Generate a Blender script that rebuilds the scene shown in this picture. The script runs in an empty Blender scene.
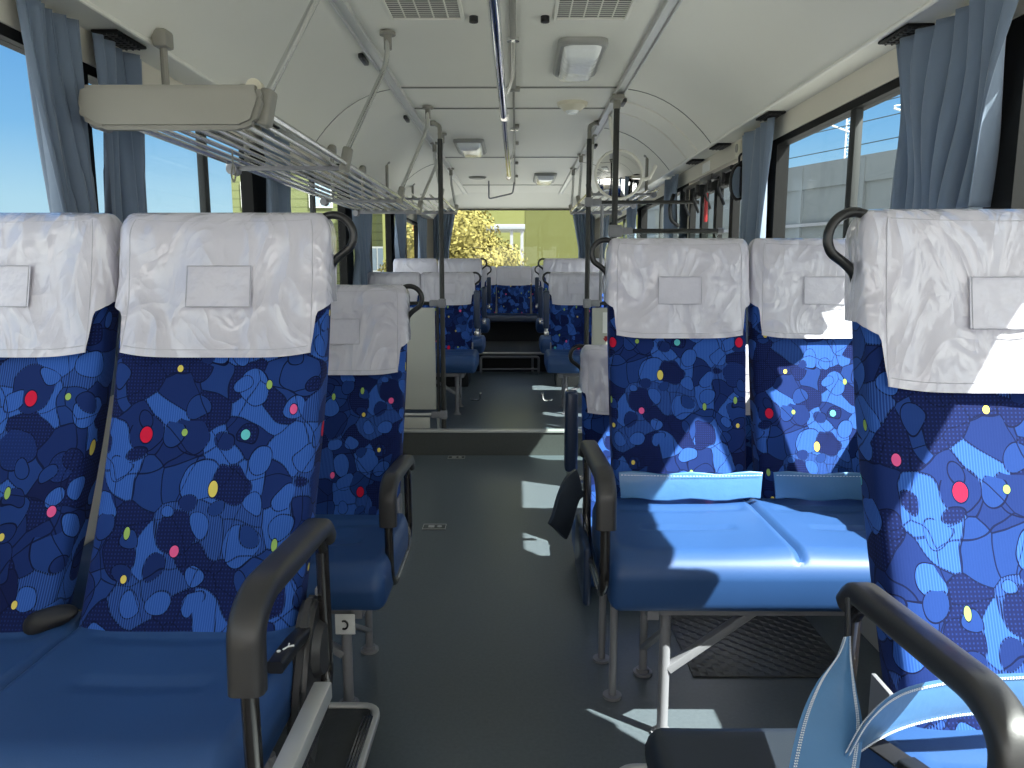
import bpy, bmesh, math, random
from mathutils import Vector, Matrix, noise
PI = math.pi
sc = bpy.context.scene
C = sc.collection

# ------------------------------------------------------------ camera
cam_d = bpy.data.cameras.new('camera')
cam = bpy.data.objects.new('camera', cam_d)
C.objects.link(cam)
cam_d.sensor_width = 36.0
cam_d.lens = 745.0 / 1024.0 * 36.0
cam_d.clip_start = 0.03
cam_d.clip_end = 600
cam.location = (0, 0, 1.25)
cam.rotation_euler = (PI / 2 - math.atan(114 / 745.0), 0, math.atan(4 / 745.0))
sc.camera = cam
# ------------------------------------------------------------ colour management
sc.view_settings.view_transform = 'Standard'
sc.view_settings.look = 'None'
sc.view_settings.gamma = 1
sc.view_settings.use_curve_mapping = False
sc.view_settings.exposure = 0.0
# ------------------------------------------------------------ sky
SUN_TO = Vector((1.0, -0.73, 1.48)).normalized()
w = bpy.data.worlds.new('sky')
sc.world = w
w.use_nodes = True
nt = w.node_tree
nt.nodes.clear()
def wn(t, **k):
    n = nt.nodes.new(t)
    for a, b in k.items(): setattr(n, a, b)
    return n
geo = wn('ShaderNodeTexCoord')
sep = wn('ShaderNodeSeparateXYZ'); nt.links.new(geo.outputs['Generated'], sep.inputs[0])
ramp = wn('ShaderNodeValToRGB')
nt.links.new(sep.outputs['Z'], ramp.inputs[0])
cr = ramp.color_ramp
cr.elements[0].position = 0.0; cr.elements[0].color = (0.62, 0.82, 0.92, 1)
cr.elements[1].position = 1.0; cr.elements[1].color = (0.10, 0.28, 0.72, 1)
e = cr.elements.new(0.08); e.color = (0.50, 0.76, 0.93, 1)
e = cr.elements.new(0.16); e.color = (0.25, 0.55, 0.90, 1)
e = cr.elements.new(0.30); e.color = (0.11, 0.36, 0.82, 1)
# whitish fill glow added to the unseen sky ahead, to light the cabin
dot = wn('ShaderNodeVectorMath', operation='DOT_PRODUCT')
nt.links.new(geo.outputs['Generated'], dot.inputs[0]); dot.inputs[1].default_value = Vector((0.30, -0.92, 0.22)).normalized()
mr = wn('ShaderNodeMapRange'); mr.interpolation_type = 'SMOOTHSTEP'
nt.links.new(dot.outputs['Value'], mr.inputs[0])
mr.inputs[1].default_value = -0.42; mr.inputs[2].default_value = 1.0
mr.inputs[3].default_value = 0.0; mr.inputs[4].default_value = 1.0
fill_glow = wn('ShaderNodeMix', data_type='RGBA')
nt.links.new(mr.outputs[0], fill_glow.inputs[0]); nt.links.new(ramp.outputs[0], fill_glow.inputs[6])
FILL_GLOW = 2.7
fill_glow.inputs[7].default_value = (FILL_GLOW, FILL_GLOW * 0.985, FILL_GLOW * 0.95, 1)
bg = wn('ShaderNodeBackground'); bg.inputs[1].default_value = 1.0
nt.links.new(fill_glow.outputs[2], bg.inputs[0])
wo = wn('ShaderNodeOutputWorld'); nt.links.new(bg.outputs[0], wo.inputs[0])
# ------------------------------------------------------------ sun
sd = bpy.data.lights.new('sun', 'SUN')
sd.energy = 20.0; sd.angle = 0.009; sd.color = (1.0, 0.97, 0.90)
sun = bpy.data.objects.new('sun', sd); C.objects.link(sun)
sun.location = (30, -20, 50)
sun.rotation_euler = (-SUN_TO).to_track_quat('-Z', 'Y').to_euler()

# ============================================================ materials
def mat(name, col, rough=0.5, metal=0.0, coat=0.0, spec=0.5, bump=None, sheen=0.0, var=None, emit=None):
    m = bpy.data.materials.new(name); m.use_nodes = True
    n = m.node_tree.nodes; l = m.node_tree.links
    b = n['Principled BSDF']
    b.inputs['Base Color'].default_value = (*col, 1)
    b.inputs['Roughness'].default_value = rough
    b.inputs['Metallic'].default_value = metal
    b.inputs['Specular IOR Level'].default_value = spec
    b.inputs['Coat Weight'].default_value = coat
    b.inputs['Coat Roughness'].default_value = 0.12
    b.inputs['Sheen Weight'].default_value = sheen
    if emit:
        b.inputs['Emission Color'].default_value = (*emit[0], 1); b.inputs['Emission Strength'].default_value = emit[1]
    tc = n.new('ShaderNodeTexCoord')
    if bump:
        scale, strength, dist = bump[:3]
        t = n.new('ShaderNodeTexNoise'); t.inputs['Scale'].default_value = scale; t.inputs['Detail'].default_value = 3
        l.new(tc.outputs['Object'], t.inputs['Vector'])
        bp = n.new('ShaderNodeBump'); bp.inputs['Strength'].default_value = strength; bp.inputs['Distance'].default_value = dist
        l.new(t.outputs['Fac'], bp.inputs['Height']); l.new(bp.outputs[0], b.inputs['Normal'])
    if var:
        scale, amt = var
        t = n.new('ShaderNodeTexNoise'); t.inputs['Scale'].default_value = scale; t.inputs['Detail'].default_value = 4
        l.new(tc.outputs['Object'], t.inputs['Vector'])
        mx = n.new('ShaderNodeMix'); mx.data_type = 'RGBA'
        mx.inputs[6].default_value = (*[c * (1 - amt) for c in col], 1)
        mx.inputs[7].default_value = (*[min(1, c * (1 + amt)) for c in col], 1)
        l.new(t.outputs['Fac'], mx.inputs[0]); l.new(mx.outputs[2], b.inputs['Base Color'])
    return m

M = {}
M['ceiling'] = mat('ceiling_panel', (0.76, 0.745, 0.67), 0.42, var=(3, 0.03), bump=(60, 0.05, 0.002))
M['cove'] = mat('cove_panel', (0.76, 0.74, 0.67), 0.45, bump=(80, 0.05, 0.002))
M['wall'] = mat('wall_panel', (0.64, 0.60, 0.51), 0.5, bump=(200, 0.1, 0.001))
M['seam'] = mat('grey_seam', (0.22, 0.22, 0.20), 0.5)
M['floor'] = mat('floor_vinyl', (0.088, 0.108, 0.122), 0.34, var=(90, 0.22), bump=(250, 0.25, 0.001))
M['step'] = mat('dark_step', (0.07, 0.075, 0.072), 0.5, var=(60, 0.2))
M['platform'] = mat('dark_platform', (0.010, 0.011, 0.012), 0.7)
M['alu'] = mat('aluminium', (0.62, 0.62, 0.60), 0.35, metal=0.5)
M['chrome'] = mat('chrome', (0.80, 0.80, 0.82), 0.08, metal=1.0)
M['brushed'] = mat('brushed_steel', (0.68, 0.68, 0.66), 0.22, metal=1.0)
M['greyplastic'] = mat('grey_plastic', (0.27, 0.26, 0.225), 0.5, bump=(300, 0.1, 0.001))
M['greypaint'] = mat('grey_painted_metal', (0.235, 0.235, 0.255), 0.38)
M['black'] = mat('black_plastic', (0.012, 0.012, 0.013), 0.38)
M['arm'] = mat('dark_armrest_rubber', (0.030, 0.029, 0.030), 0.42, coat=0.05, bump=(250, 0.15, 0.0008))
M['blacktube'] = mat('black_glossy_tube', (0.015, 0.013, 0.013), 0.16, coat=0.5)
M['pole'] = mat('dark_pole', (0.022, 0.022, 0.020), 0.45)
M['blackframe'] = mat('black_window_frame', (0.010, 0.010, 0.010), 0.65, spec=0.15)
M['mullion'] = mat('grey_sash_frame', (0.035, 0.038, 0.038), 0.6, spec=0.25)
M['leather'] = mat('blue_seat_vinyl', (0.023, 0.074, 0.215), 0.48, coat=0.0, bump=(350, 0.25, 0.0006), var=(6, 0.12))
M['leatherdark'] = mat('navy_vinyl', (0.016, 0.032, 0.075), 0.38, coat=0.1, bump=(300, 0.2, 0.0006))
M['leatherblack'] = mat('black_leather', (0.018, 0.024, 0.034), 0.45, bump=(300, 0.25, 0.0006))
M['strap'] = mat('light_blue_vinyl', (0.075, 0.20, 0.40), 0.33, coat=0.2, bump=(40, 0.25, 0.004), var=(12, 0.15))
M['stitch'] = mat('white_stitch', (0.75, 0.80, 0.85), 0.7)
M['beige'] = mat('beige_plastic', (0.62, 0.58, 0.46), 0.4)
M['cream'] = mat('cream_lower_trim', (0.55, 0.53, 0.47), 0.5)
M['panel'] = mat('partition_board', (0.50, 0.50, 0.45), 0.5, var=(5, 0.05))
M['red'] = mat('red_paint', (0.30, 0.012, 0.015), 0.5)
M['white'] = mat('white_paint', (0.8, 0.8, 0.78), 0.5)
M['mat'] = mat('rubber_mat', (0.03, 0.033, 0.035), 0.6, bump=(90, 0.5, 0.002), var=(20, 0.4))
M['belt'] = mat('black_webbing', (0.012, 0.012, 0.014), 0.6)
M['handle'] = mat('black_grip', (0.010, 0.010, 0.011), 0.28)
M['mirror'] = mat('mirror_glass', (0.9, 0.9, 0.9), 0.02, metal=1.0)
M['lens'] = mat('lamp_diffuser', (0.84, 0.86, 0.85), 0.10, coat=0.6, bump=(9, 0.6, 0.02))
M['lampframe'] = mat('lamp_frame', (0.30, 0.30, 0.28), 0.4)
M['asphalt'] = mat('pale_pavement', (0.36, 0.35, 0.33), 0.9, var=(2, 0.1))
M['concrete'] = mat('viaduct_concrete', (0.16, 0.178, 0.188), 0.9, var=(0.4, 0.12))
M['green_wall'] = mat('yellow_green_render', (0.13, 0.135, 0.040), 0.9, var=(0.5, 0.04))
M['roofwhite'] = mat('white_canopy', (0.20, 0.21, 0.23), 0.6)
M['bark'] = mat('bark', (0.12, 0.08, 0.05), 0.9)
M['mast'] = mat('galvanised_mast', (0.62, 0.62, 0.60), 0.6)
M['wire'] = mat('cable', (0.05, 0.08, 0.10), 0.6)
M['housewin'] = mat('house_window', (0.25, 0.33, 0.40), 0.15)

def leafmat(name, c1, c2):
    m = mat(name, c1, 0.8, spec=0.2)
    n = m.node_tree.nodes; l = m.node_tree.links
    t = n.new('ShaderNodeTexNoise'); t.inputs['Scale'].default_value = 1.6; t.inputs['Detail'].default_value = 5
    g = n.new('ShaderNodeNewGeometry'); l.new(g.outputs['Position'], t.inputs['Vector'])
    r = n.new('ShaderNodeValToRGB'); r.color_ramp.elements[0].position = .35; r.color_ramp.elements[1].position = .65
    r.color_ramp.elements[0].color = (*c1, 1); r.color_ramp.elements[1].color = (*c2, 1)
    l.new(t.outputs['Fac'], r.inputs[0]); l.new(r.outputs[0], n['Principled BSDF'].inputs['Base Color'])
    return m
M['leaf'] = leafmat('yellowing_leaves', (0.10, 0.085, 0.02), (0.30, 0.25, 0.075))
M['shrubleaf'] = leafmat('shrub_leaves', (0.10, 0.14, 0.03), (0.55, 0.48, 0.08))

# clapboard cladding of the green house
def clapboard():
    m = mat('clapboard_cladding', (0.115, 0.13, 0.05), 0.9)
    n = m.node_tree.nodes; l = m.node_tree.links
    tc = n.new('ShaderNodeTexCoord'); s = n.new('ShaderNodeSeparateXYZ'); l.new(tc.outputs['Object'], s.inputs[0])
    a = n.new('ShaderNodeMath'); a.operation = 'MULTIPLY'; a.inputs[1].default_value = 2.6; l.new(s.outputs['Z'], a.inputs[0])
    f = n.new('ShaderNodeMath'); f.operation = 'FRACT'; l.new(a.outputs[0], f.inputs[0])
    g = n.new('ShaderNodeMath'); g.operation = 'LESS_THAN'; g.inputs[1].default_value = 0.16; l.new(f.outputs[0], g.inputs[0])
    mx = n.new('ShaderNodeMix'); mx.data_type = 'RGBA'; l.new(g.outputs[0], mx.inputs[0])
    mx.inputs[6].default_value = (0.115, 0.13, 0.05, 1); mx.inputs[7].default_value = (0.075, 0.085, 0.03, 1)
    l.new(mx.outputs[2], n['Principled BSDF'].inputs['Base Color'])
    return m
M['clap'] = clapboard()

# thin window glass: transparent with a mirror-like sheen, tinted a little
def glass(name, tint, gl=0.07):
    m = bpy.data.materials.new(name); m.use_nodes = True
    n = m.node_tree.nodes; l = m.node_tree.links; n.clear()
    t = n.new('ShaderNodeBsdfTransparent'); t.inputs[0].default_value = (*tint, 1)
    g = n.new('ShaderNodeBsdfGlossy'); g.inputs['Roughness'].default_value = 0.02; g.inputs['Color'].default_value = (1, 1, 1, 1)
    lw = n.new('ShaderNodeLayerWeight'); lw.inputs[0].default_value = 0.12
    mm = n.new('ShaderNodeMath'); mm.operation = 'MULTIPLY_ADD'; mm.inputs[1].default_value = 0.045; mm.inputs[2].default_value = gl * 0.2
    l.new(lw.outputs['Facing'], mm.inputs[0])
    x = n.new('ShaderNodeMixShader'); o = n.new('ShaderNodeOutputMaterial')
    l.new(mm.outputs[0], x.inputs[0]); l.new(t.outputs[0], x.inputs[1]); l.new(g.outputs[0], x.inputs[2]); l.new(x.outputs[0], o.inputs[0])
    return m
M['glass'] = glass('window_glass', (0.93, 0.97, 0.97))
M['acrylic'] = glass('clear_acrylic', (0.88, 0.93, 0.92), 0.15)

# crumpled clear-coated white vinyl
def vinyl():
    m = mat('white_vinyl_cover', (0.57, 0.55, 0.62), 0.36, coat=1.0)
    n = m.node_tree.nodes; l = m.node_tree.links; b = n['Principled BSDF']
    b.inputs['Coat Roughness'].default_value = 0.06
    tc = n.new('ShaderNodeTexCoord'); mp = n.new('ShaderNodeMapping'); mp.inputs['Scale'].default_value = (1.0, 1.0, 0.55)
    l.new(tc.outputs['Object'], mp.inputs[0])
    oi = n.new('ShaderNodeObjectInfo'); ad = n.new('ShaderNodeVectorMath'); ad.operation = 'ADD'
    l.new(mp.outputs[0], ad.inputs[0]); l.new(oi.outputs['Location'], ad.inputs[1])
    def nz(scale, detail, dist, ridged=False):
        t = n.new('ShaderNodeTexNoise'); t.inputs['Scale'].default_value = scale; t.inputs['Detail'].default_value = detail; t.inputs['Distortion'].default_value = dist
        if ridged:
            t.noise_type = 'RIDGED_MULTIFRACTAL'; t.normalize = False; t.inputs['Offset'].default_value = 1.0; t.inputs['Gain'].default_value = 1.2
        l.new(ad.outputs[0], t.inputs['Vector']); return t.outputs['Fac']
    def bmp(h, strength, dist, prev=None):
        k = n.new('ShaderNodeBump'); k.inputs['Strength'].default_value = strength; k.inputs['Distance'].default_value = dist
        l.new(h, k.inputs['Height'])
        if prev is not None: l.new(prev, k.inputs['Normal'])
        return k.outputs[0]
    soft = nz(5.5, 1.0, .8); ridge = nz(7.5, 2.0, .9, True); fine_ = nz(24, 2.0, 1.2)
    c1 = bmp(soft, 1.0, .045); c2 = bmp(ridge, 1.0, .020, c1); c3 = bmp(fine_, .9, .009, c2)
    l.new(c3, b.inputs['Coat Normal'])
    l.new(bmp(ridge, .28, .010), b.inputs['Normal'])
    b.inputs['Coat IOR'].default_value = 1.75; b.inputs['Coat Roughness'].default_value = 0.05
    return m
M['vinyl'] = vinyl()
M['pocket'] = mat('clear_pocket_film', (0.60, 0.58, 0.65), 0.34, coat=1.0, bump=(18, 1.0, 0.06))
_p = M['pocket'].node_tree; _b = _p.nodes['Principled BSDF']; _l = _b.inputs['Normal'].links[0]; _src = _l.from_socket; _p.links.remove(_l); _p.links.new(_src, _b.inputs['Coat Normal']); _b.inputs['Coat Roughness'].default_value = 0.03
M['pocketseam'] = mat('pocket_seam', (0.42, 0.41, 0.46), 0.4)

def curtain_mat():
    m = mat('blue_curtain', (0.20, 0.255, 0.34), 0.8, sheen=0.3, bump=(500, 0.1, 0.0006), var=(5, 0.06))
    m.node_tree.nodes['Principled BSDF'].inputs['Transmission Weight'].default_value = 0.0
    n = m.node_tree.nodes; l = m.node_tree.links; b = n['Principled BSDF']
    tr = n.new('ShaderNodeBsdfTranslucent'); tr.inputs[0].default_value = (0.27, 0.36, 0.48, 1)
    x = n.new('ShaderNodeMixShader'); x.inputs[0].default_value = 0.22
    o = n['Material Output']; l.new(b.outputs[0], x.inputs[1]); l.new(tr.outputs[0], x.inputs[2]); l.new(x.outputs[0], o.inputs[0])
    return m
M['curtain'] = curtain_mat()

# tread plate
def tread():
    m = mat('tread_plate', (0.10, 0.10, 0.10), 0.4, metal=0.5)
    n = m.node_tree.nodes; l = m.node_tree.links; b = n['Principled BSDF']
    tc = n.new('ShaderNodeTexCoord'); ck = n.new('ShaderNodeTexWave'); ck.inputs['Scale'].default_value = 12; ck.bands_direction = 'DIAGONAL'
    ck.inputs['Distortion'].default_value = 0
    c2 = n.new('ShaderNodeTexChecker'); c2.inputs['Scale'].default_value = 40
    l.new(tc.outputs['Object'], ck.inputs[0]); l.new(tc.outputs['Object'], c2.inputs['Vector'])
    mu = n.new('ShaderNodeMath'); mu.operation = 'MULTIPLY'; l.new(ck.outputs['Fac'], mu.inputs[0]); l.new(c2.outputs['Fac'], mu.inputs[1])
    bp = n.new('ShaderNodeBump'); bp.inputs['Strength'].default_value = 1; bp.inputs['Distance'].default_value = 0.004
    l.new(mu.outputs[0], bp.inputs['Height']); l.new(bp.outputs[0], b.inputs['Normal'])
    return m
M['tread'] = tread()

# woven seat fabric: overlapping blue pebbles with dark outlines and bright dots (UV in metres)
def fabric():
    m = bpy.data.materials.new('pebble_moquette'); m.use_nodes = True
    n = m.node_tree.nodes; l = m.node_tree.links; b = n['Principled BSDF']
    b.inputs['Roughness'].default_value = 0.85; b.inputs['Sheen Weight'].default_value = 0.03; b.inputs['Specular IOR Level'].default_value = 0.15
    def math_(op, a, c=None, d=None):
        k = n.new('ShaderNodeMath'); k.operation = op
        for i, v in enumerate((a, c, d)):
            if v is None: continue
            if isinstance(v, (int, float)): k.inputs[i].default_value = v
            else: l.new(v, k.inputs[i])
        return k.outputs[0]
    def vec(op, a, c=None):
        k = n.new('ShaderNodeVectorMath'); k.operation = op
        for i, v in enumerate((a, c)):
            if v is None: continue
            if isinstance(v, tuple): k.inputs[i].default_value = v
            else: l.new(v, k.inputs[i])
        return k
    def mix(f, a, c):
        k = n.new('ShaderNodeMix'); k.data_type = 'RGBA'
        if isinstance(f, float): k.inputs[0].default_value = f
        else: l.new(f, k.inputs[0])
        for i, v in ((6, a), (7, c)):
            if isinstance(v, tuple): k.inputs[i].default_value = (*v, 1)
            else: l.new(v, k.inputs[i])
        return k.outputs[2]
    uv = n.new('ShaderNodeUVMap'); uv.uv_map = 'UVMap'
    at = n.new('ShaderNodeAttribute'); at.attribute_type = 'OBJECT'; at.attribute_name = 'fabric_offset'
    P = vec('ADD', uv.outputs[0], at.outputs['Vector']).outputs[0]
    def warp(scale, amp, off):
        nz = n.new('ShaderNodeTexNoise'); nz.noise_dimensions = '2D'; nz.inputs['Scale'].default_value = scale; nz.inputs['Detail'].default_value = 0.6
        l.new(vec('ADD', P, off).outputs[0], nz.inputs['Vector'])
        d0 = vec('SUBTRACT', nz.outputs['Color'], (0.5, 0.5, 0.5)).outputs[0]
        return vec('ADD', P, vec('MULTIPLY', d0, (amp, amp, 0)).outputs[0]).outputs[0]
    Q1 = warp(13, .038, (0, 0, 0)); Q2 = warp(15, .030, (5.3, 1.1, 0))
    def voro(Q, scale, feat, off, rnd=1.0):
        v = n.new('ShaderNodeTexVoronoi'); v.voronoi_dimensions = '2D'; v.feature = feat
        v.inputs['Scale'].default_value = scale; v.inputs['Randomness'].default_value = rnd
        l.new(vec('ADD', Q, off).outputs[0], v.inputs['Vector'])
        return v
    DARK, NAVY, MID, PALE, LINE = (0.005, 0.011, 0.068), (0.008, 0.024, 0.125), (0.012, 0.042, 0.190), (0.024, 0.088, 0.36), (0.0025, 0.006, 0.038)
    def shade(rnd, cuts):
        rp = n.new('ShaderNodeValToRGB'); rp.color_ramp.interpolation = 'CONSTANT'
        rp.color_ramp.elements[0].position = 0; rp.color_ramp.elements[0].color = (*DARK, 1)
        rp.color_ramp.elements[1].position = cuts[0]; rp.color_ramp.elements[1].color = (*NAVY, 1)
        for p_, c_ in zip(cuts[1:], (MID, PALE)):
            q = rp.color_ramp.elements.new(p_); q.color = (*c_, 1)
        l.new(rnd, rp.inputs[0]); return rp.outputs[0]
    A = voro(Q1, 14.5, 'F1', (0, 0, 0)); Ae = voro(Q1, 14.5, 'DISTANCE_TO_EDGE', (0, 0, 0))
    sa = n.new('ShaderNodeSeparateColor'); l.new(A.outputs['Color'], sa.inputs[0])
    pick = sa.outputs[0]
    col = shade(pick, (.27, .46, .68))
    line = math_('LESS_THAN', Ae.outputs['Distance'], 0.024)
    col = mix(math_('MULTIPLY', line, 0.9), col, LINE)
    # rounded pebbles laid over, two sizes, each outlined
    for (sc_, off, rr0, rr1, keep, Q) in ((10, (2.3, 4.1, 0), .36, .20, .34, Q2), (17, (7.7, .9, 0), .36, .20, .50, Q1)):
        D = voro(Q, sc_, 'F1', off, .75)
        sd_ = n.new('ShaderNodeSeparateColor'); l.new(D.outputs['Color'], sd_.inputs[0])
        rad = math_('MULTIPLY_ADD', sd_.outputs[1], rr1, rr0 - .5 * rr1)
        ok = math_('GREATER_THAN', sd_.outputs[2], keep)
        ins = math_('MULTIPLY', math_('LESS_THAN', D.outputs['Distance'], rad), ok)
        core = math_('MULTIPLY', math_('LESS_THAN', D.outputs['Distance'], math_('SUBTRACT', rad, .0024 * sc_)), ok)
        c_ = shade(sd_.outputs[0], (.22, .40, .56))
        col = mix(ins, col, LINE); col = mix(core, col, c_)
        pk = n.new('ShaderNodeMix'); pk.data_type = 'FLOAT'; l.new(core, pk.inputs[0]); l.new(pick, pk.inputs[2]); l.new(sd_.outputs[0], pk.inputs[3])
        pick = pk.outputs[0]
    # loose drawn loops
    E_ = voro(Q2, 7.5, 'DISTANCE_TO_EDGE', (1.1, 8.2, 0))
    col = mix(math_('MULTIPLY', math_('LESS_THAN', E_.outputs['Distance'], .0095), .9), col, LINE)
    sp = n.new('ShaderNodeSeparateXYZ'); l.new(P, sp.inputs[0])
    st = math_('LESS_THAN', math_('FRACT', math_('MULTIPLY', sp.outputs[0], 210.0)), 0.42)
    pale = math_('GREATER_THAN', pick, 0.56)
    col = mix(math_('MULTIPLY', math_('MULTIPLY', st, pale), 0.35), col, (0.07, 0.19, 0.62))
    cx = math_('LESS_THAN', math_('FRACT', math_('MULTIPLY', sp.outputs[0], 150.0)), 0.4)
    cy = math_('LESS_THAN', math_('FRACT', math_('MULTIPLY', sp.outputs[1], 150.0)), 0.4)
    dark = math_('LESS_THAN', pick, 0.26)
    col = mix(math_('MULTIPLY', math_('MULTIPLY', math_('MULTIPLY', cx, cy), dark), 0.5), col, (0.016, 0.045, 0.22))
    # bright dots in a repeat of 0.34 x 0.41 m
    TX, TY = 0.40, 0.50
    tile = vec('MULTIPLY', vec('FRACTION', vec('MULTIPLY', P, (1 / TX, 1 / TY, 0)).outputs[0]).outputs[0], (TX, TY, 0)).outputs[0]
    RED, GRN, YEL, CYA, PNK = (0.62, 0.012, 0.05), (0.30, 0.47, 0.12), (0.72, 0.60, 0.13), (0.13, 0.55, 0.58), (0.75, 0.11, 0.30)
    # (dx right, dz up) in metres from the big red dot
    DOTS = [(0, 0, .0125, .0155, RED), (.078, .004, .006, .007, GRN), (.205, 0, .0095, .010, CYA), (.150, -.102, .0095, .015, YEL),
            (.088, -.212, .009, .010, PNK), (-.004, -.258, .006, .007, YEL), (.056, .130, .006, .007, YEL), (.245, .098, .006, .009, GRN),
            (-.012, -.180, .006, .011, GRN), (.290, -.200, .006, .011, GRN), (.300, .050, .0075, .010, PNK)]
    bx, by = 0.03, 0.25
    for (dx, dy, rx, ry, c) in DOTS:
        cxx = (bx + dx) % TX; cyy = (by + dy) % TY
        cxx = min(max(cxx, rx + .001), TX - rx - .001); cyy = min(max(cyy, ry + .001), TY - ry - .001)
        v = vec('MULTIPLY', vec('SUBTRACT', tile, (cxx, cyy, 0)).outputs[0], (1 / rx, 1 / ry, 0)).outputs[0]
        ln = vec('LENGTH', v).outputs['Value']
        col = mix(math_('LESS_THAN', ln, 1.18), col, (0.003, 0.008, 0.05))
        col = mix(math_('LESS_THAN', ln, 1.0), col, c)
    l.new(col, b.inputs['Base Color'])
    bp = n.new('ShaderNodeBump'); bp.inputs['Strength'].default_value = 0.3; bp.inputs['Distance'].default_value = 0.001
    l.new(st, bp.inputs['Height']); l.new(bp.outputs[0], b.inputs['Normal'])
    return m
M['fabric'] = fabric()

# ============================================================ mesh helpers
def bm_obj(name, bm, m, parent=None, smooth=30, loc=None):
    me = bpy.data.meshes.new(name)
    bmesh.ops.recalc_face_normals(bm, faces=bm.faces)
    bm.to_mesh(me); bm.free()
    return mesh_obj(name, me, m, parent, smooth, loc)
def mesh_obj(name, me, m, parent=None, smooth=30, loc=None):
    if m is not None and len(me.materials) == 0: me.materials.append(m)
    if smooth:
        me.polygons.foreach_set('use_smooth', [True] * len(me.polygons))
        me.set_sharp_from_angle(angle=math.radians(smooth))
    o = bpy.data.objects.new(name, me); C.objects.link(o)
    if parent is not None: o.parent = parent
    if loc is not None: o.location = loc
    return o
def tag(o, label=None, cat=None, group=None, kind=None):
    if label: o['label'] = label
    if cat: o['category'] = cat
    if group: o['group'] = group
    if kind: o['kind'] = kind
    return o
def thing(name, loc, label, cat, group=None, rz=0):
    o = bpy.data.objects.new(name, None); C.objects.link(o); o.empty_display_size = .1
    o.location = loc; o.rotation_euler = (0, 0, rz)
    return tag(o, label, cat, group)
def copy_tree(o, parent=None):
    c = o.copy(); C.objects.link(c)
    if parent is not None: c.parent = parent
    for ch in [x for x in o.children]: copy_tree(ch, c)
    return c
def B(): return bmesh.new()
def box(bm, x0, x1, y0, y1, z0, z1, bev=0.0, seg=2, M4=None):
    t = bmesh.new(); bmesh.ops.create_cube(t, size=1)
    for v in t.verts:
        v.co = Vector(((x0 + x1) / 2 + v.co.x * (x1 - x0), (y0 + y1) / 2 + v.co.y * (y1 - y0), (z0 + z1) / 2 + v.co.z * (z1 - z0)))
    if bev > 0: bmesh.ops.bevel(t, geom=t.edges[:], offset=bev, segments=seg, affect='EDGES', profile=0.5)
    if M4 is not None: bmesh.ops.transform(t, matrix=M4, verts=t.verts)
    join(bm, t); return bm
def join(bm, t):
    me = bpy.data.meshes.new('tmp'); t.to_mesh(me); t.free(); bm.from_mesh(me); bpy.data.meshes.remove(me)
def fillet(pts, r, n=5):
    pts = [Vector(p) for p in pts]
    out = [pts[0]]
    for i in range(1, len(pts) - 1):
        a, b, c = pts[i - 1], pts[i], pts[i + 1]
        u = (a - b); v = (c - b); lu, lv = u.length, v.length
        if lu < 1e-6 or lv < 1e-6: continue
        rr = min(r, lu * .48, lv * .48)
        p0 = b + u / lu * rr; p1 = b + v / lv * rr
        for k in range(n + 1):
            t = k / n
            out.append(p0 * (1 - t) ** 2 + b * 2 * t * (1 - t) + p1 * t * t)
    out.append(pts[-1]); return out
def sweep(bm, pts, prof, closed=False, up=Vector((0, 0, 1)), cap=True):
    """sweep a closed 2-D profile [(a,b)] along pts; a is across (side), b is along the up-ish normal"""
    pts = [Vector(p) for p in pts]; N = len(pts)
    tans = []
    for i in range(N):
        if closed: t = pts[(i + 1) % N] - pts[i - 1]
        else: t = pts[min(i + 1, N - 1)] - pts[max(i - 1, 0)]
        tans.append(t.normalized() if t.length > 1e-9 else Vector((0, 0, 1)))
    t0 = tans[0]; u = up - t0 * up.dot(t0)
    if u.length < 1e-3:
        up = Vector((0, 1, 0)); u = up - t0 * up.dot(t0)
    u.normalize(); rings = []
    for i in range(N):
        t = tans[i]; u = u - t * u.dot(t); u.normalize(); s = t.cross(u)
        rings.append([bm.verts.new(pts[i] + s * a + u * b) for a, b in prof])
    K = len(prof)
    for i in range(N if closed else N - 1):
        r0, r1 = rings[i], rings[(i + 1) % N]
        for k in range(K):
            bm.faces.new((r0[k], r0[(k + 1) % K], r1[(k + 1) % K], r1[k]))
    if cap and not closed:
        bm.faces.new(rings[0][::-1]); bm.faces.new(rings[-1])
    return bm
def circ(r, n=10): return [(r * math.cos(2 * PI * k / n), r * math.sin(2 * PI * k / n)) for k in range(n)]
def rrect(w_, h_, r, n=3):
    out = []
    for cx, cy, a0 in ((w_ / 2 - r, h_ / 2 - r, 0), (-w_ / 2 + r, h_ / 2 - r, PI / 2), (-w_ / 2 + r, -h_ / 2 + r, PI), (w_ / 2 - r, -h_ / 2 + r, 1.5 * PI)):
        for k in range(n + 1):
            a = a0 + PI / 2 * k / n; out.append((cx + r * math.cos(a), cy + r * math.sin(a)))
    return out
def tube(bm, pts, r, n=10, fr=0, closed=False):
    if fr: pts = fillet(pts, fr)
    return sweep(bm, pts, circ(r, n), closed)
def cyl(bm, p, r, h, n=20, axis='Z', r2=None):
    p = Vector(p); ax = {'X': Vector((1, 0, 0)), 'Y': Vector((0, 1, 0)), 'Z': Vector((0, 0, 1))}[axis] if isinstance(axis, str) else Vector(axis).normalized()
    t = bmesh.new(); bmesh.ops.create_cone(t, cap_ends=True, segments=n, radius1=r, radius2=(r if r2 is None else r2), depth=h)
    q = ax.to_track_quat('Z', 'Y').to_matrix().to_4x4()
    bmesh.ops.transform(t, matrix=Matrix.Translation(p + ax * h / 2) @ q, verts=t.verts)
    join(bm, t); return bm
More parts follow.
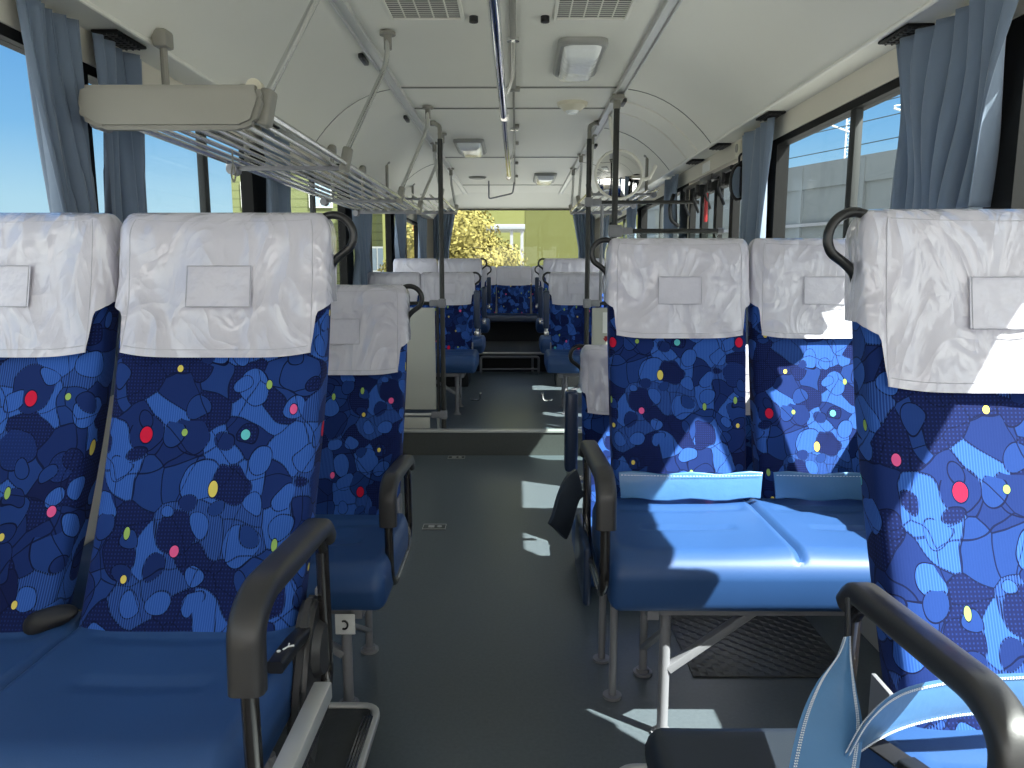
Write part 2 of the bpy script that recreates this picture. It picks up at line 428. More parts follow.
def prism(bm, poly, axis, a, b):
    """extrude a 2-D polygon: axis X -> poly is (y,z); Y -> (x,z); Z -> (x,y)"""
    def P(p, t):
        return {'X': (t, p[0], p[1]), 'Y': (p[0], t, p[1]), 'Z': (p[0], p[1], t)}[axis]
    v0 = [bm.verts.new(P(p, a)) for p in poly]; v1 = [bm.verts.new(P(p, b)) for p in poly]
    n_ = len(poly); bm.faces.new(v0); bm.faces.new(v1[::-1])
    for k in range(n_): bm.faces.new((v0[k], v1[k], v1[(k + 1) % n_], v0[(k + 1) % n_]))
    return bm

# ============================================================ the bus shell
XL, XR = -1.28, 1.22           # inner faces of the side walls
CL, CR = -0.665, 0.585         # ceiling rails
ZC = 2.25
Y0, Y1 = -1.6, 10.6
ZW = 1.95                      # duct lower edge
WT, WS = 1.855, 0.92           # window opening top / sill

def cove_profile(side):
    """points from rail to duct lip, then in to the wall"""
    if side > 0: a, c = (CR, ZC), (1.10, ZW)
    else: a, c = (CL, ZC), (-1.14, ZW)
    m1 = ((a[0] * .42 + c[0] * .58), ZC - 0.02)
    out = []
    for k in range(13):
        t = k / 12
        x = a[0] * (1 - t) ** 2 + 2 * m1[0] * t * (1 - t) + c[0] * t * t
        z = a[1] * (1 - t) ** 2 + 2 * m1[1] * t * (1 - t) + c[1] * t * t
        out.append((x, z))
    return out

# floor
bm = B()
box(bm, XL - .03, XR + .03, Y0, 4.96, -0.06, 0)
tag(bm_obj('floor', bm, M['floor'], smooth=0), kind='structure')
bm = B(); box(bm, XL - .03, XR + .03, 4.96, Y1, -0.06, 0.17)
tag(bm_obj('floor_rear', bm, M['floor'], smooth=0), kind='structure')
bm = B()
box(bm, XL, XR - .0, 4.950, 4.960, 0.0, 0.158)
tag(bm_obj('trim_1', bm, M['step'], smooth=0), kind='structure')
bm = B(); box(bm, XL, XR, 4.942, 5.0, 0.158, 0.176, .003)
tag(bm_obj('trim_2', bm, M['alu']), kind='structure')
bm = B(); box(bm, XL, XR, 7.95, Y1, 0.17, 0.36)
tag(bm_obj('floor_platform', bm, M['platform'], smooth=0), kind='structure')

# ceiling: flat middle, then coves left and right, one closed shell with an outer skin
bm = B()
L = cove_profile(-1)[::-1]; R = cove_profile(1)
inner = [(XL, ZW)] + L + R + [(XR, ZW)]
outer = [(XR + .05, ZW), (XR + .05, 2.12), (0.9, 2.34), (-0.95, 2.34), (XL - .05, 2.12), (XL - .05, ZW)]
prism(bm, inner + outer, 'Y', Y0, Y1)
o = tag(bm_obj('ceiling', bm, M['ceiling'], smooth=25), kind='structure')

# duct lip trims
for i, (x, s) in enumerate(((1.10, 1), (-1.14, -1))):
    bm = B(); tube(bm, [(x, Y0, ZW), (x, Y1, ZW)], .008, 8)
    tag(bm_obj('trim_%d' % (3 + i), bm, M['cove']), kind='structure')
# rails: a pair of bright strips either side of a darker groove
for i, x in enumerate((CL, CR)):
    s = -1 if x < 0 else 1
    bm = B()
    box(bm, x - .028, x - .020, Y0, 10.2, ZC - .022, ZC + .004, .002)
    box(bm, x + .020, x + .028, Y0, 10.2, ZC - .022, ZC + .004, .002)
    box(bm, x - .022, x + .022, Y0, 10.2, ZC - .010, ZC + .004)
    tag(bm_obj('trim_%d' % (5 + i), bm, M['alu']), kind='structure')
# transverse seams
for i, y in enumerate((4.32, 4.86, 6.9, 9.1)):
    bm = B(); box(bm, CL + .03, CR - .03, y - .009, y + .009, ZC - .006, ZC + .001, .002)
    tag(bm_obj('trim_%d' % (7 + i), bm, M['seam']), kind='structure')
# cove seams: arcs following the cove
def cove_arc(side, y, i, wd=.004, t0=0, t1=12, m='seam'):
    bm = B(); P_ = cove_profile(side)[t0:t1 + 1]
    tube(bm, [(x - side * .0, y, z - .001) for x, z in P_], wd, 6)
    tag(bm_obj('trim_%d' % i, bm, M[m]), kind='structure')
cove_arc(1, 4.35, 11, .003); cove_arc(1, 5.5, 12, .003); cove_arc(-1, 4.35, 13, .003); cove_arc(1, 7.2, 16, .003); cove_arc(-1, 7.2, 17, .003)
cove_arc(1, 4.65, 30, .007, m='cove'); cove_arc(1, 4.95, 31, .007, m='cove')

# side walls with window openings
WL = [(-1.5, .25), (.35, 2.20), (2.30, 3.72), (3.95, 5.70), (5.90, 7.75), (7.95, 9.9)]
WR = [(-1.5, .05), (.15, 1.90), (1.97, 3.62), (5.65, 7.4), (7.6, 9.9)]
def side_wall(name, x, s, openings, door=None):
    bm = B(); a, b_ = (x, x + .05) if s > 0 else (x - .05, x)
    ys = Y0
    lo = [(Y0, Y1)] if not door else [(Y0, door[0]), (door[1], Y1)]
    for y0, y1 in lo: box(bm, a, b_, y0, y1, -.06, WS)
    # header (sloped panel between the duct lip and the window tops)
    xi = x - s * .012
    hd = [(x + s * .05, WT), (x + s * .05, ZW + .05), (xi - s * .0, ZW + .02), (xi, WT)]
    prism(bm, hd, 'Y', Y0, Y1)
    ed = sorted(openings + ([door] if door else []))
    cur = Y0
    for y0, y1 in ed:
        if y0 > cur: box(bm, a, b_, cur, y0, WS if not (door and (y0, y1) == door) else WS, WT)
        cur = y1
    box(bm, a, b_, cur, Y1, WS, WT)
    o = bm_obj(name, bm, M['wall'], smooth=0); tag(o, kind='structure'); return o
side_wall('wall_left', XL, -1, WL)
side_wall('wall_right', XR, 1, WR, (4.02, 5.42))
# black pillar faces between windows
pi_ = 18
for x, s, ps in ((XL, -1, [(.25, .35), (2.20, 2.30), (3.72, 3.95), (5.70, 5.90), (7.75, 7.95)]), (XR, 1, [(.05, .15), (1.90, 1.97), (3.62, 4.02), (5.42, 5.65), (7.4, 7.6)])):
    for y0, y1 in ps:
        bm = B(); xa, xb = sorted((x - s * .006, x)); box(bm, xa, xb, y0, y1, WS, WT)
        tag(bm_obj('trim_%d' % pi_, bm, M['blackframe']), kind='structure'); pi_ += 1

# windows: black surround, sliding sashes with grey stiles, panes
wi = 1
def side_window(x, s, y0, y1, mull):
    global wi
    t = thing('window_%d' % wi, (x + s * .02, (y0 + y1) / 2, WS), None, None); t['kind'] = 'structure'; wi += 1
    cy = (y0 + y1) / 2; H = WT - WS; hl = (y1 - y0) / 2
    bm = B(); a, b_ = sorted((-s * .026, s * .032))
    box(bm, a, b_, -hl, hl, H - .030, H); box(bm, a, b_, -hl, hl, 0, .035)
    box(bm, a, b_, -hl, -hl + .022, .03, H - .02); box(bm, a, b_, hl - .022, hl, .03, H - .02)
    bm_obj('window_frame', bm, M['blackframe'], t, smooth=0)
    for m in mull:
        bm = B(); box(bm, -.016, .012, m - cy - .024, m - cy + .024, .03, H - .03, .003)
        bm_obj('sash_stile', bm, M['mullion'], t)
    edges = [-hl + .02] + [m - cy for m in mull] + [hl - .02]
    for a, b_ in zip(edges[:-1], edges[1:]):
        bm = B(); box(bm, -.002, .002, a, b_, .03, H - .03)
        bm_obj('pane', bm, M['glass'], t, smooth=0)
for (y0, y1), mu in zip(WL, ([], [1.0], [3.19], [4.88], [6.75], [8.9])): side_window(XL, -1, y0, y1, mu)
for (y0, y1), mu in zip(WR, ([], [1.0], [2.83], [6.5], [8.7])): side_window(XR, 1, y0, y1, mu)

# rear wall with the rear window
bm = B()
RW0, RW1, RZ0, RZ1 = -1.02, 0.98, 1.02, 2.085
box(bm, XL - .05, XR + .05, Y1, Y1 + .06, -.06, RZ0)
box(bm, XL - .05, XR + .05, Y1, Y1 + .06, RZ1, 2.34)
box(bm, XL - .05, RW0, Y1, Y1 + .06, RZ0, RZ1); box(bm, RW1, XR + .05, Y1, Y1 + .06, RZ0, RZ1)
tag(bm_obj('wall_rear', bm, M['wall'], smooth=0), kind='structure')
t = thing('window_%d' % wi, (0, Y1 + .02, RZ0), None, None); t['kind'] = 'structure'; wi += 1
bm = B(); hh = RZ1 - RZ0
sweep(bm, fillet([(RW0, 0, 0), (RW1, 0, 0), (RW1, 0, hh), (RW0, 0, hh), (RW0, 0, .001)], .12), rrect(.03, .03, .006), up=Vector((0, 1, 0)))
bm_obj('window_frame', bm, M['blackframe'], t)
bm = B(); box(bm, RW0, RW1, -.003, .003, 0, hh); bm_obj('pane', bm, M['glass'], t, smooth=0)
# curved header over the rear window
bm = B(); prism(bm, [(10.0, 2.25), (10.25, 2.20), (10.45, 2.14), (10.6, 2.10), (10.6, 2.26), (10.0, 2.26)], 'X', XL + .2, XR - .2)
tag(bm_obj('trim_40', bm, M['ceiling'], smooth=25), kind='structure')
# front bulkhead: only a frame around the wide windscreen behind the camera
bm = B()
box(bm, XL - .05, XR + .05, Y0 - .06, Y0, -.06, .80); box(bm, XL - .05, XR + .05, Y0 - .06, Y0, 1.95, 2.34)
tag(bm_obj('wall_front', bm, M['wall'], smooth=0), kind='structure')

# ============================================================ seats
def back_surface(W, H, rec, e=0.0, Wb=None):
    """returns f(a, t): a in [0,1) around the ring (0 = middle of the rear side, 0.5 = middle of the front), t in [0,1] up"""
    Wb = Wb or W * .95
    def f(a, t):
        tt = min(max(t, 0), 1)
        hw = (Wb + (W - Wb) * min(1, tt / .6)) / 2
        hd = .062 - .014 * tt
        k = 1.0
        top = .93
        if t > top:
            q = (t - top) / (1 - top); k = math.sqrt(max(0, 1 - q * q))
        # rounded rectangle via superellipse
        ang = 2 * PI * a + PI / 2      # start at rear (+y)
        c, s = math.cos(ang), math.sin(ang)
        p = 2 / 5.0
        x = -math.copysign(abs(c) ** p, c); y = math.copysign(abs(s) ** p, s)
        kx = 1 - (1 - k) * .12; ky = k
        X = x * (hw * kx + e); 
        Yy = y * (hd * ky + e)
        if y < 0: Yy += .016 * (1 - x * x) * (1 - .5 * tt) * k      # bolsters stand proud of the middle
        lean = rec * (1 - (1 - tt) ** 1.5)
        Z = H * tt + (e if t > top else 0) * (1 - k) + .010 * x * x * (1 if tt > .85 else 0) * k
        return Vector((X, Yy + .062 + lean, Z))
    return f
_cache = {}
def ring_a(N):
    return [k / N for k in range(N)]
def mesh_back(W, H, rec):
    key = ('back', W, H, rec)
    if key in _cache: return _cache[key]
    bm = bmesh.new(); uvl = bm.loops.layers.uv.new('UVMap'); f = back_surface(W, H, rec)
    N = 72; ts = [0, .04, .1, .2, .3, .4, .5, .6, .7, .8, .88, .93, .95, .97, .985, .995, 1]
    aa = ring_a(N); 
    arc = [0.0]
    for k in range(1, N + 1): arc.append(arc[-1] + (f(aa[k % N], .5) - f(aa[k - 1], .5)).length)
    half = arc[N // 2]
    rows = [[bm.verts.new(f(a, t)) for a in aa] for t in ts]
    for i in range(len(ts) - 1):
        for k in range(N):
            k2 = (k + 1) % N
            fc = bm.faces.new((rows[i][k], rows[i][k2], rows[i + 1][k2], rows[i + 1][k]))
            us = [arc[k], arc[k + 1], arc[k + 1], arc[k]]; vs = [ts[i], ts[i], ts[i + 1], ts[i + 1]]
            for lp, u_, v_ in zip(fc.loops, us, vs): lp[uvl].uv = (half - u_, v_ * H - H + .29)
    bm.faces.new(rows[0][::-1]); bm.faces.new(rows[-1])
    me = bpy.data.meshes.new('backrest'); bmesh.ops.recalc_face_normals(bm, faces=bm.faces); bm.to_mesh(me); bm.free()
    me.materials.append(M['fabric']); _cache[key] = me; return me
def mesh_cover(W, H, rec, front=.29, side=.205, seed=0, fine=True):
    key = ('cover', W, H, rec, front, side, seed, fine)
    if key in _cache: return _cache[key]
    bm = bmesh.new(); f = back_surface(W, H, rec, .009)
    N = 120 if fine else 60; aa = ring_a(N); S = 26 if fine else 14
    def bottom(a):
        d = min(abs(a - .5), 1)              # 0 at front middle, .5 at rear
        if d < .118: return front + .006 * math.cos(d * 20)
        if d < .135: return front + (side - front) * (d - .118) / .017
        return side + .05 * max(0, 1 - (d - .135) / .12) * .0 - .02 * min(1, (d - .135) / .1)
    rows = []
    for i in range(S + 1):
        r = []
        for a in aa:
            b_ = bottom(a); tb = 1 - b_ / H
            s = i / S; s = 1 - (1 - s) ** 1.35
            t = tb + (1.0 - tb) * s
            p = f(a, t)
            # soft folds running from the top edge down, and a flare near the hem
            if fine:
                q = Vector((p.x * 7 + seed * 3.1, p.z * 3.2, p.y * 4 + seed))
                nrm = Vector((p.x / (W / 2) * .25, -1 if .25 < a < .75 else 1, .1)).normalized()
                amp = .0065 * min(1, (1 - t) / .06)
                fold = abs(noise.noise(q * 1.5)) * 1.8 - .35
                p = p + nrm * amp * (fold + .5 * noise.noise(q * 3.3))
                side_ = 1 if p.x > 0 else -1
                if .3 < a < .7: p.y -= .006 * max(0, 1 - i / 6.0)
                p.x += side_ * .004 * max(0, 1 - i / 8.0) * min(1, abs(p.x) / (W / 2))
            r.append(bm.verts.new(p))
        rows.append(r)
    for i in range(S):
        for k in range(N):
            k2 = (k + 1) % N
            bm.faces.new((rows[i][k], rows[i][k2], rows[i + 1][k2], rows[i + 1][k]))
    bm.faces.new(rows[-1])
    paths = []
    for a_ in (.113, -.113):
        k = int(round((.5 + a_) * N)) % N
        paths.append([rows[i][k].co.copy() for i in range(0, S - 2)])
    ks = [k for k in range(N) if abs(k / N - .5) <= .113]
    paths.append([rows[1][k].co.copy() for k in ks])
    paths.append([rows[S - 3][k].co.copy() for k in ks])
    cx_ = Vector((0, .06, 0))
    _cache[('seam',) + key] = [[p + (Vector((p.x, p.y - .08, 0)).normalized() * .0008) for p in q] for q in paths]
    me = bpy.data.meshes.new('headrest_cover'); bmesh.ops.recalc_face_normals(bm, faces=bm.faces); bm.to_mesh(me); bm.free()
    me.materials.append(M['vinyl']); _cache[key] = me; return me

def cushion_bm(x0, x1, y0, y1, zt, th, grooves=None, split=None, nx=56):
    """padded cushion: y0 front, y1 rear, zt top; waterfall front edge; optional pressed lines"""
    bm = bmesh.new(); D = y1 - y0
    prof = []
    # profile in (y, z) going round: bottom rear -> bottom front -> front face -> top -> rear
    def arc(cy, cz, ry, rz, a0, a1, n): return [(cy + ry * math.cos(math.radians(a0 + (a1 - a0) * k / n)), cz + rz * math.sin(math.radians(a0 + (a1 - a0) * k / n))) for k in range(n + 1)]
    prof += arc(y1 - .03, zt - th + .03, .03, .03, -0, -90, 3)
    prof += arc(y0 + .045, zt - th + .03, .03, .03, -90, -180, 4)
    prof += arc(y0 + .075, zt - .07, .075, .07, 180, 90, 9)
    nt_ = 26
    yy0, yy1 = y0 + .075, y1 - .03
    for k in range(1, nt_): prof.append((yy0 + (yy1 - yy0) * k / nt_, zt))
    prof += arc(y1 - .03, zt - .03, .03, .03, 90, 0, 3)
    cyy, czz = (y0 + y1) / 2, zt - th / 2
    rows = []; xs = []
    rr = .03
    for k in range(5): xs.append((x0 + rr * (1 - math.cos(PI / 2 * k / 4)), 1 - math.sin(PI / 2 * k / 4)))
    for k in range(1, nx): xs.append((x0 + rr + (x1 - x0 - 2 * rr) * k / nx, 0))
    for k in range(5): xs.append((x1 - rr * (1 - math.cos(PI / 2 * (4 - k) / 4)), 1 - math.sin(PI / 2 * (4 - k) / 4)))
    for x, q in xs:
        r = []
        for (y, z) in prof:
            ys = y + (cyy - y) / D * 2 * rr * q; zs = z + (czz - z) / th * 2 * rr * q
            if z > zt - .02:
                v = (y - y0) / D; dz = 0
                for (g0, g1) in (split or [(x0, x1)]):
                    if g0 <= x <= g1:
                        u = (x - g0) / (g1 - g0) * 2 - 1
                        dz -= .014 * (1 - u ** 2) * math.sin(PI * min(1, max(0, v)))
                        dz -= .012 * max(0, (abs(u) - .93) / .07)
                zs += dz
                for (gx0, gx1, gy, gw) in (grooves or []):
                    if gx0 < x < gx1:
                        e_ = min(1, (x - gx0) / .02, (gx1 - x) / .02)
                        zs -= .008 * e_ * max(0, 1 - abs(y - gy) / gw)
            r.append(bm.verts.new((x, ys, zs)))
        rows.append(r)
    K = len(prof)
    for a, b_ in zip(rows[:-1], rows[1:]):
        for k in range(K): bm.faces.new((a[k], a[(k + 1) % K], b_[(k + 1) % K], b_[k]))
    bm.faces.new(rows[0]); bm.faces.new(rows[-1][::-1])
    return bm

def grip(t, x, y, z, s, name='grip_handle', sc_=1.0):
    """black loop on the upper aisle corner of a backrest; s: direction away from the seat (+1 right / -1 left)"""
    bm = B()
    pts = []
    R_ = .044 * sc_
    c = Vector((x + s * .004, y, z + .012))
    for k in range(15):
        a = math.radians(-38 + 205 * k / 14)
        pts.append(c + Vector((s * R_ * math.cos(a), 0, R_ * math.sin(a))))
    pts = [Vector((x - s * .006, y, z - .075 * sc_)), Vector((x - s * .004, y, z - .052 * sc_)), Vector((x + s * .012, y, z - .034 * sc_))] + pts + [Vector((x - s * .042, y, z - .02))]
    sweep(bm, fillet(pts, .012, 3), circ(.0088, 10), up=Vector((0, 1, 0)))
    box(bm, x - s * .008 - .006, x - s * .008 + .006, y - .016, y + .016, z - .125 * sc_, z - .06 * sc_, .004)
    for dz in (-.112, -.096, -.080): cyl(bm, (x - s * .008 - .007, y - .018, z + dz * sc_), .005, .004, 10, 'Y')
    return bm_obj(name, bm, M['handle'], t, smooth=40)

def armrest(t, x, yr, yf, z, zb, padw=.050, tip=.10, rise=.02):
    """pad on a looped black tube: yr rear, yf front (camera side), z top, zb loop bottom"""
    bm = B()
    tube(bm, [(x, yr - .015, z - .02), (x, yr - .008, zb + .05), (x, yr - .06, zb), (x, yf + .06, zb - .0), (x, yf + .005, zb + .05), (x, yf + .0, z - .03), (x, yf + .05, z - .015 + rise), (x, yr - .04, z - .015), (x, yr - .015, z - .05)], .0125, 12, .045)
    tb = bm_obj('armrest', bm, M['blacktube'], t)
    bm = B()
    pts = fillet([(x, yr - .005, z - .030), (x, yr - .03, z), (x, yf + .055, z + rise), (x, yf + .002, z - .025 + rise), (x, yf - .004, z - tip)], .045, 7)
    sweep(bm, pts, rrect(padw, .036, .013, 4), up=Vector((0, -.3, 1)))
    bm_obj('armrest_pad', bm, M['arm'], tb, smooth=50)
    return tb

def pocket(cv, W, H, rec, z, cx=0.0, w_=.135, h_=.085):
    f = back_surface(W, H, rec, .013)
    def P(x, zz, e=0):
        tt = min(1, zz / H); hd = .062 - .014 * tt + .0095 + e
        xx = x / (W / 2)
        return Vector((x, -hd + .016 * (1 - xx * xx) * (1 - .5 * tt) + .062 + rec * (1 - (1 - tt) ** 1.5) - .004, zz))
    bm = B(); n_ = 10
    g = [[bm.verts.new(P(cx - w_ / 2 + w_ * i / n_, z + h_ * j / 6)) for i in range(n_ + 1)] for j in range(7)]
    g2 = [[bm.verts.new(v.co + Vector((0, .003, 0))) for v in r] for r in g]
    for j in range(6):
        for i in range(n_):
            bm.faces.new((g[j][i], g[j][i + 1], g[j + 1][i + 1], g[j + 1][i])); bm.faces.new((g2[j][i], g2[j + 1][i], g2[j + 1][i + 1], g2[j][i + 1]))
    bmesh.ops.recalc_face_normals(bm, faces=bm.faces)
    p = bm_obj('label_pocket', bm, M['pocket'], cv, smooth=60)
    return p
def pocket_seam(cv, W, H, rec, z, cx=0.0, w_=.135, h_=.085):
    def P(x, zz):
        tt = min(1, zz / H); hd = .062 - .014 * tt + .015; xx = x / (W / 2)
        return Vector((x, -hd + .016 * (1 - xx * xx) * (1 - .5 * tt) + .062 + rec * (1 - (1 - tt) ** 1.5) - .005, zz))
    bm = B(); loop = [P(cx - w_ / 2 + w_ * i / 8, z) for i in range(8)] + [P(cx + w_ / 2, z + h_ * i / 5) for i in range(5)] + \
        [P(cx + w_ / 2 - w_ * i / 8, z + h_) for i in range(8)] + [P(cx - w_ / 2, z + h_ - h_ * i / 5) for i in range(5)]
    tube(bm, loop, .0011, 6, closed=True)
    return bm_obj('pocket_seam', bm, M['pocketseam'], cv)

def double_seat(name, origin, side, label, cat='bus seat', group=None, W=.44, Wc=.05, H=.76, rec=.20, backs=(0, 1), front=.29, gripz=None, legs=True,
                arm=(-.03, -.42, .66, .34), cush=.46, footrest=True, fab=(0, 0), fine=True, cz=.455, depth=.47, wide=None, leather=None, gripn=(0,), th=.135, by=0.0, bx=(0.0, 0.0)):
    """origin: aisle edge of the backrest at cushion height's hinge line, on the floor; side=+1 extends to +x"""
    t = thing(name, origin, label, cat, group)
    leather = leather or M['leather']
    cxs = []
    for i in backs:
        cx = side * (W / 2 + i * (W + .02)) + bx[i]; cxs.append(cx)
        b = mesh_obj('backrest', mesh_back(W, H, rec), None, t, smooth=40, loc=(cx, by, cz - .02))
        fo = fab[i] if isinstance(fab, list) else (fab[0] + i * .113, fab[1] + i * .083)
        b['fabric_offset'] = [fo[0], fo[1], 0.0]
        cv = mesh_obj('headrest_cover', mesh_cover(W, H, rec, front, front * .7, int(abs(origin[0] * 7 + origin[1] * 5)) + i * 3 if fine else 0, fine), None, t, smooth=60, loc=(cx, by, cz - .02))
        if fine:
            bm = B()
            for q in _cache[('seam', 'cover', W, H, rec, front, front * .7, int(abs(origin[0] * 7 + origin[1] * 5)) + i * 3, True)]: tube(bm, q, .0012, 5)
            bm_obj('cover_seam', bm, M['pocketseam'], cv)
        zz = H - front * .66
        if fine:
            pocket(cv, W, H, rec, zz, 0.0); pocket_seam(cv, W, H, rec, zz, 0.0)
        # hem line along the front lower edge of the cover
    n_ = 2 if wide is None else wide
    x0, x1 = sorted((-side * Wc, side * (W * n_ + .02 * (n_ - 1) + .0)))
    gro = None
    sp = [(x0, x0 + (x1 - x0) / 2), (x0 + (x1 - x0) / 2, x1)] if n_ == 2 else None
    if fine:
        gro = []
        for (g0, g1) in (sp or [(x0, x1)]):
            gro += [(g0 + .05, g1 - .03, -.085, .02), (g0 + .10, g1 - .10, -.235, .022)]
    c = bm_obj('seat_cushion', cushion_bm(x0, x1, -depth, .03, cz, th, gro, sp, 110 if fine else 30), leather, t, smooth=45)
    # under frame
    bm = B(); zf = cz - .015 - th
    ax = -side * (Wc - .05)
    xa = side * .06; xb = side * (W * n_ - .06)
    for x in (xa, xb): box(bm, x - .016, x + .016, -depth + .06, .02, zf - .022, zf + .016, .003)
    box(bm, min(xa, xb), max(xa, xb), -depth + .08, -depth + .11, zf - .018, zf + .012, .003)
    box(bm, min(xa, xb), max(xa, xb), -.05, -.02, zf - .018, zf + .012, .003)
    # back hinge plates
    for x in (side * .004, side * (W * n_ + .016)):
        box(bm, x - .004, x + .004, .0, .06, zf - .02, cz + .05, .002)
    fr = bm_obj('seat_frame', bm, M['greypaint'], t)
    if legs:
        z0 = -origin[2] + legs_floor(origin)
        for (ly, r_) in ((-.37, .015), (-.06, .0125)):
            bm = B(); cyl(bm, (side * .10, ly, z0), r_, zf - z0, 16); cyl(bm, (side * .10, ly, z0), .030, .008, 16); cyl(bm, (side * .10, ly, z0 + .008), .02, .010, 16)
            bm_obj('leg', bm, M['greypaint'], t, smooth=40)
        bm = B(); sweep(bm, [(side * .11, -.37, z0 + (zf - z0) * .52), (side * .34, -.37, zf - .005)], rrect(.022, .028, .003), up=Vector((0, 1, 0)))
        bm_obj('brace', bm, M['greypaint'], t)
        bm = B(); sweep(bm, [(side * .10, -.07, z0 + (zf - z0) * .25), (side * .10, -.36, z0 + (zf - z0) * .80)], rrect(.014, .022, .003), up=Vector((1, 0, 0)))
        bm_obj('brace', bm, M['greypaint'], t)
    if arm:
        armrest(t, -side * .022 if Wc < .06 else -side * (Wc + .02), *arm)
    for gi in gripn:
        gx = 0 if gi == 0 else side * (W * 2 + .02)
        yy = .062 + rec * .97 + by
        grip(t, gx + bx[0] + (-side * .006), yy, cz - .02 + H - .052, -side)
    return t
def legs_floor(o): return 0.17 if o[1] > 4.96 else 0.0

# ---- left front pair (nearest)
t = double_seat('double_seat', (-.388, 1.385, .125), -1, 'nearest left pair of blue patterned seats, armrest pad and recliner housing in the foreground',
    arm=(-.03, -.44, .655, .30), rec=.31, by=-.085, bx=(-.022, -.034), fab=[(.161, .41), (.34, .34)], Wc=-.012, H=.805)
L1 = t
# recliner housing and lever at the aisle side
bm = B()
box(bm, .030, .062, -.46, -.16, .372, .404, .003); bm_obj('side_beam', bm, M['alu'], t)
bm = B()
pr = [(-.10, .30), (-.12, .36), (-.10, .43), (-.055, .50), (-.02, .545), (.02, .56), (.05, .54), (.065, .49), (.06, .42), (.03, .36), (.0, .32), (-.03, .27), (-.06, .25)]
pr = [(y - .065, z - .045) for y, z in pr]
prism(bm, pr, 'X', -.018, .014); bmesh.ops.bevel(bm, geom=bm.edges[:], offset=.010, segments=3, affect='EDGES')
cyl(bm, (.012, -.065, .415), .055, .016, 24, 'X', r2=.045)
rc = bm_obj('recliner_housing', bm, M['arm'], t, smooth=40)
bm = B(); sweep(bm, [(-.002, -.08, .462), (-.008, -.15, .470), (-.016, -.225, .466)], rrect(.030, .022, .006), up=Vector((0, .5, 1)))
lv = bm_obj('recliner_lever', bm, M['black'], rc, smooth=50)
bm = B()     # seated-figure mark on the lever
cyl(bm, (-.018, -.195, .479), .0035, .0014, 10, 'Z'); tube(bm, [(-.012, -.190, .480), (-.006, -.180, .480), (.003, -.176, .480)], .0016, 6); tube(bm, [(-.006, -.180, .480), (-.008, -.168, .479)], .0016, 6)
bm_obj('lever_symbol', bm, M['white'], rc)
# seat belt pouch between the two cushions
bm = B()
t0 = bmesh.new(); bmesh.ops.create_icosphere(t0, subdivisions=3, radius=1)
for v in t0.verts: v.co = Vector((v.co.x * .055 - .505, v.co.y * .030 - .045 + .006 * math.sin(v.co.x * 4), v.co.z * .024 * (1 - .4 * v.co.x) + .462 + .35 * (v.co.x * .045)))
join(bm, t0); bm_obj('belt_buckle_pouch', bm, M['belt'], t, smooth=60)

def footrest(t, side, x0, y0, y1, z, w_=.42):
    """tubular footrest with a rubber mat, hung behind a seat"""
    bm = B(); xa, xb = x0, x0 + side * w_
    loop = fillet([(xb, y0, z), (xa, y0, z), (xa, y1, z), (xb, y1, z)], .05, 6)
    sweep(bm, loop, rrect(.020, .022, .006), up=Vector((0, 0, 1)))
    f_ = bm_obj('footrest', bm, M['alu'], t, smooth=40)
    bm = B(); box(bm, min(xa + side * .02, xb), max(xa + side * .02, xb), y0 + .012, y1 - .012, z - .010, z + .004, .002)
    bm_obj('footrest_mat', bm, M['mat'], f_)
    bm = B()
    for k in range(4): box(bm, *sorted((xa + side * (.004 + .0075 * k), xa + side * (.008 + .0075 * k))), y0 + .05, y1 - .06, z + .008, z + .013)
    bm_obj('footrest_ribs', bm, M['brushed'], f_)
    bm = B(); tube(bm, [(xa + side * .1, y0, z), (xa + side * .1, y0 - .1, z + .25)], .008, 8); bm_obj('footrest_bracket', bm, M['greypaint'], f_)
footrest(L1, -1, .018, .02, .475, -.045)

# ---- left second pair
t = double_seat('double_seat', (-.385, 2.37, -.0), -1, 'left pair of blue patterned seats directly behind the nearest left pair, below the rack',
    arm=(.06, -.335, .630, .33), rec=.24, by=-.03, fab=(-.06, .13), Wc=.028, H=.755)
L2 = t
bm = B(); box(bm, -.118, -.062, -.425, -.421, .245, .305, .002)
lbl = bm_obj('number_plate', bm, M['white'], t)
bm = B(); tube(bm, [(-.092 + .010 * math.cos(math.radians(a)), -.428, .275 + .012 * math.sin(math.radians(a))) for a in range(-120, 121, 20)], .0028, 6)
bm_obj('plate_mark', bm, M['black'], lbl)

# ---- right bench pair
t = double_seat('double_seat', (.298, 2.235, .095), 1, 'right pair of blue patterned seats with both lap straps laid flat, beside the aisle',
    arm=(-.02, -.50, .635, .34), rec=.15, fab=[(.24, .28), (.21, .50)], W=.44, Wc=.060, H=.812, front=.30, th=.165)
R2 = t
for i in range(2):
    bm = B(); xs_ = [.02 + .472 * i + .43 * k / 12 for k in range(13)]
    ring = []
    pts = [(x, -.030 - .012 * math.sin(PI * k / 12), .505 + .004 * math.sin(k * 1.3)) for k, x in enumerate(xs_)]
    sweep(bm, pts, rrect(.010, .082, .004), up=Vector((0, .12, 1)))
    st_ = bm_obj('lap_strap', bm, M['strap'], t, smooth=50)
    for zz in (.034, -.034):
        bm = B()
        for k in range(44):
            x = xs_[0] + .43 * (k + .2) / 44; y = -.030 - .012 * math.sin(PI * (x - xs_[0]) / .43) - .0062
            box(bm, x, x + .006, y - .001, y, .505 + zz - .0008, .505 + zz + .0008)
        bm_obj('stitching', bm, M['stitch'], st_, smooth=0)
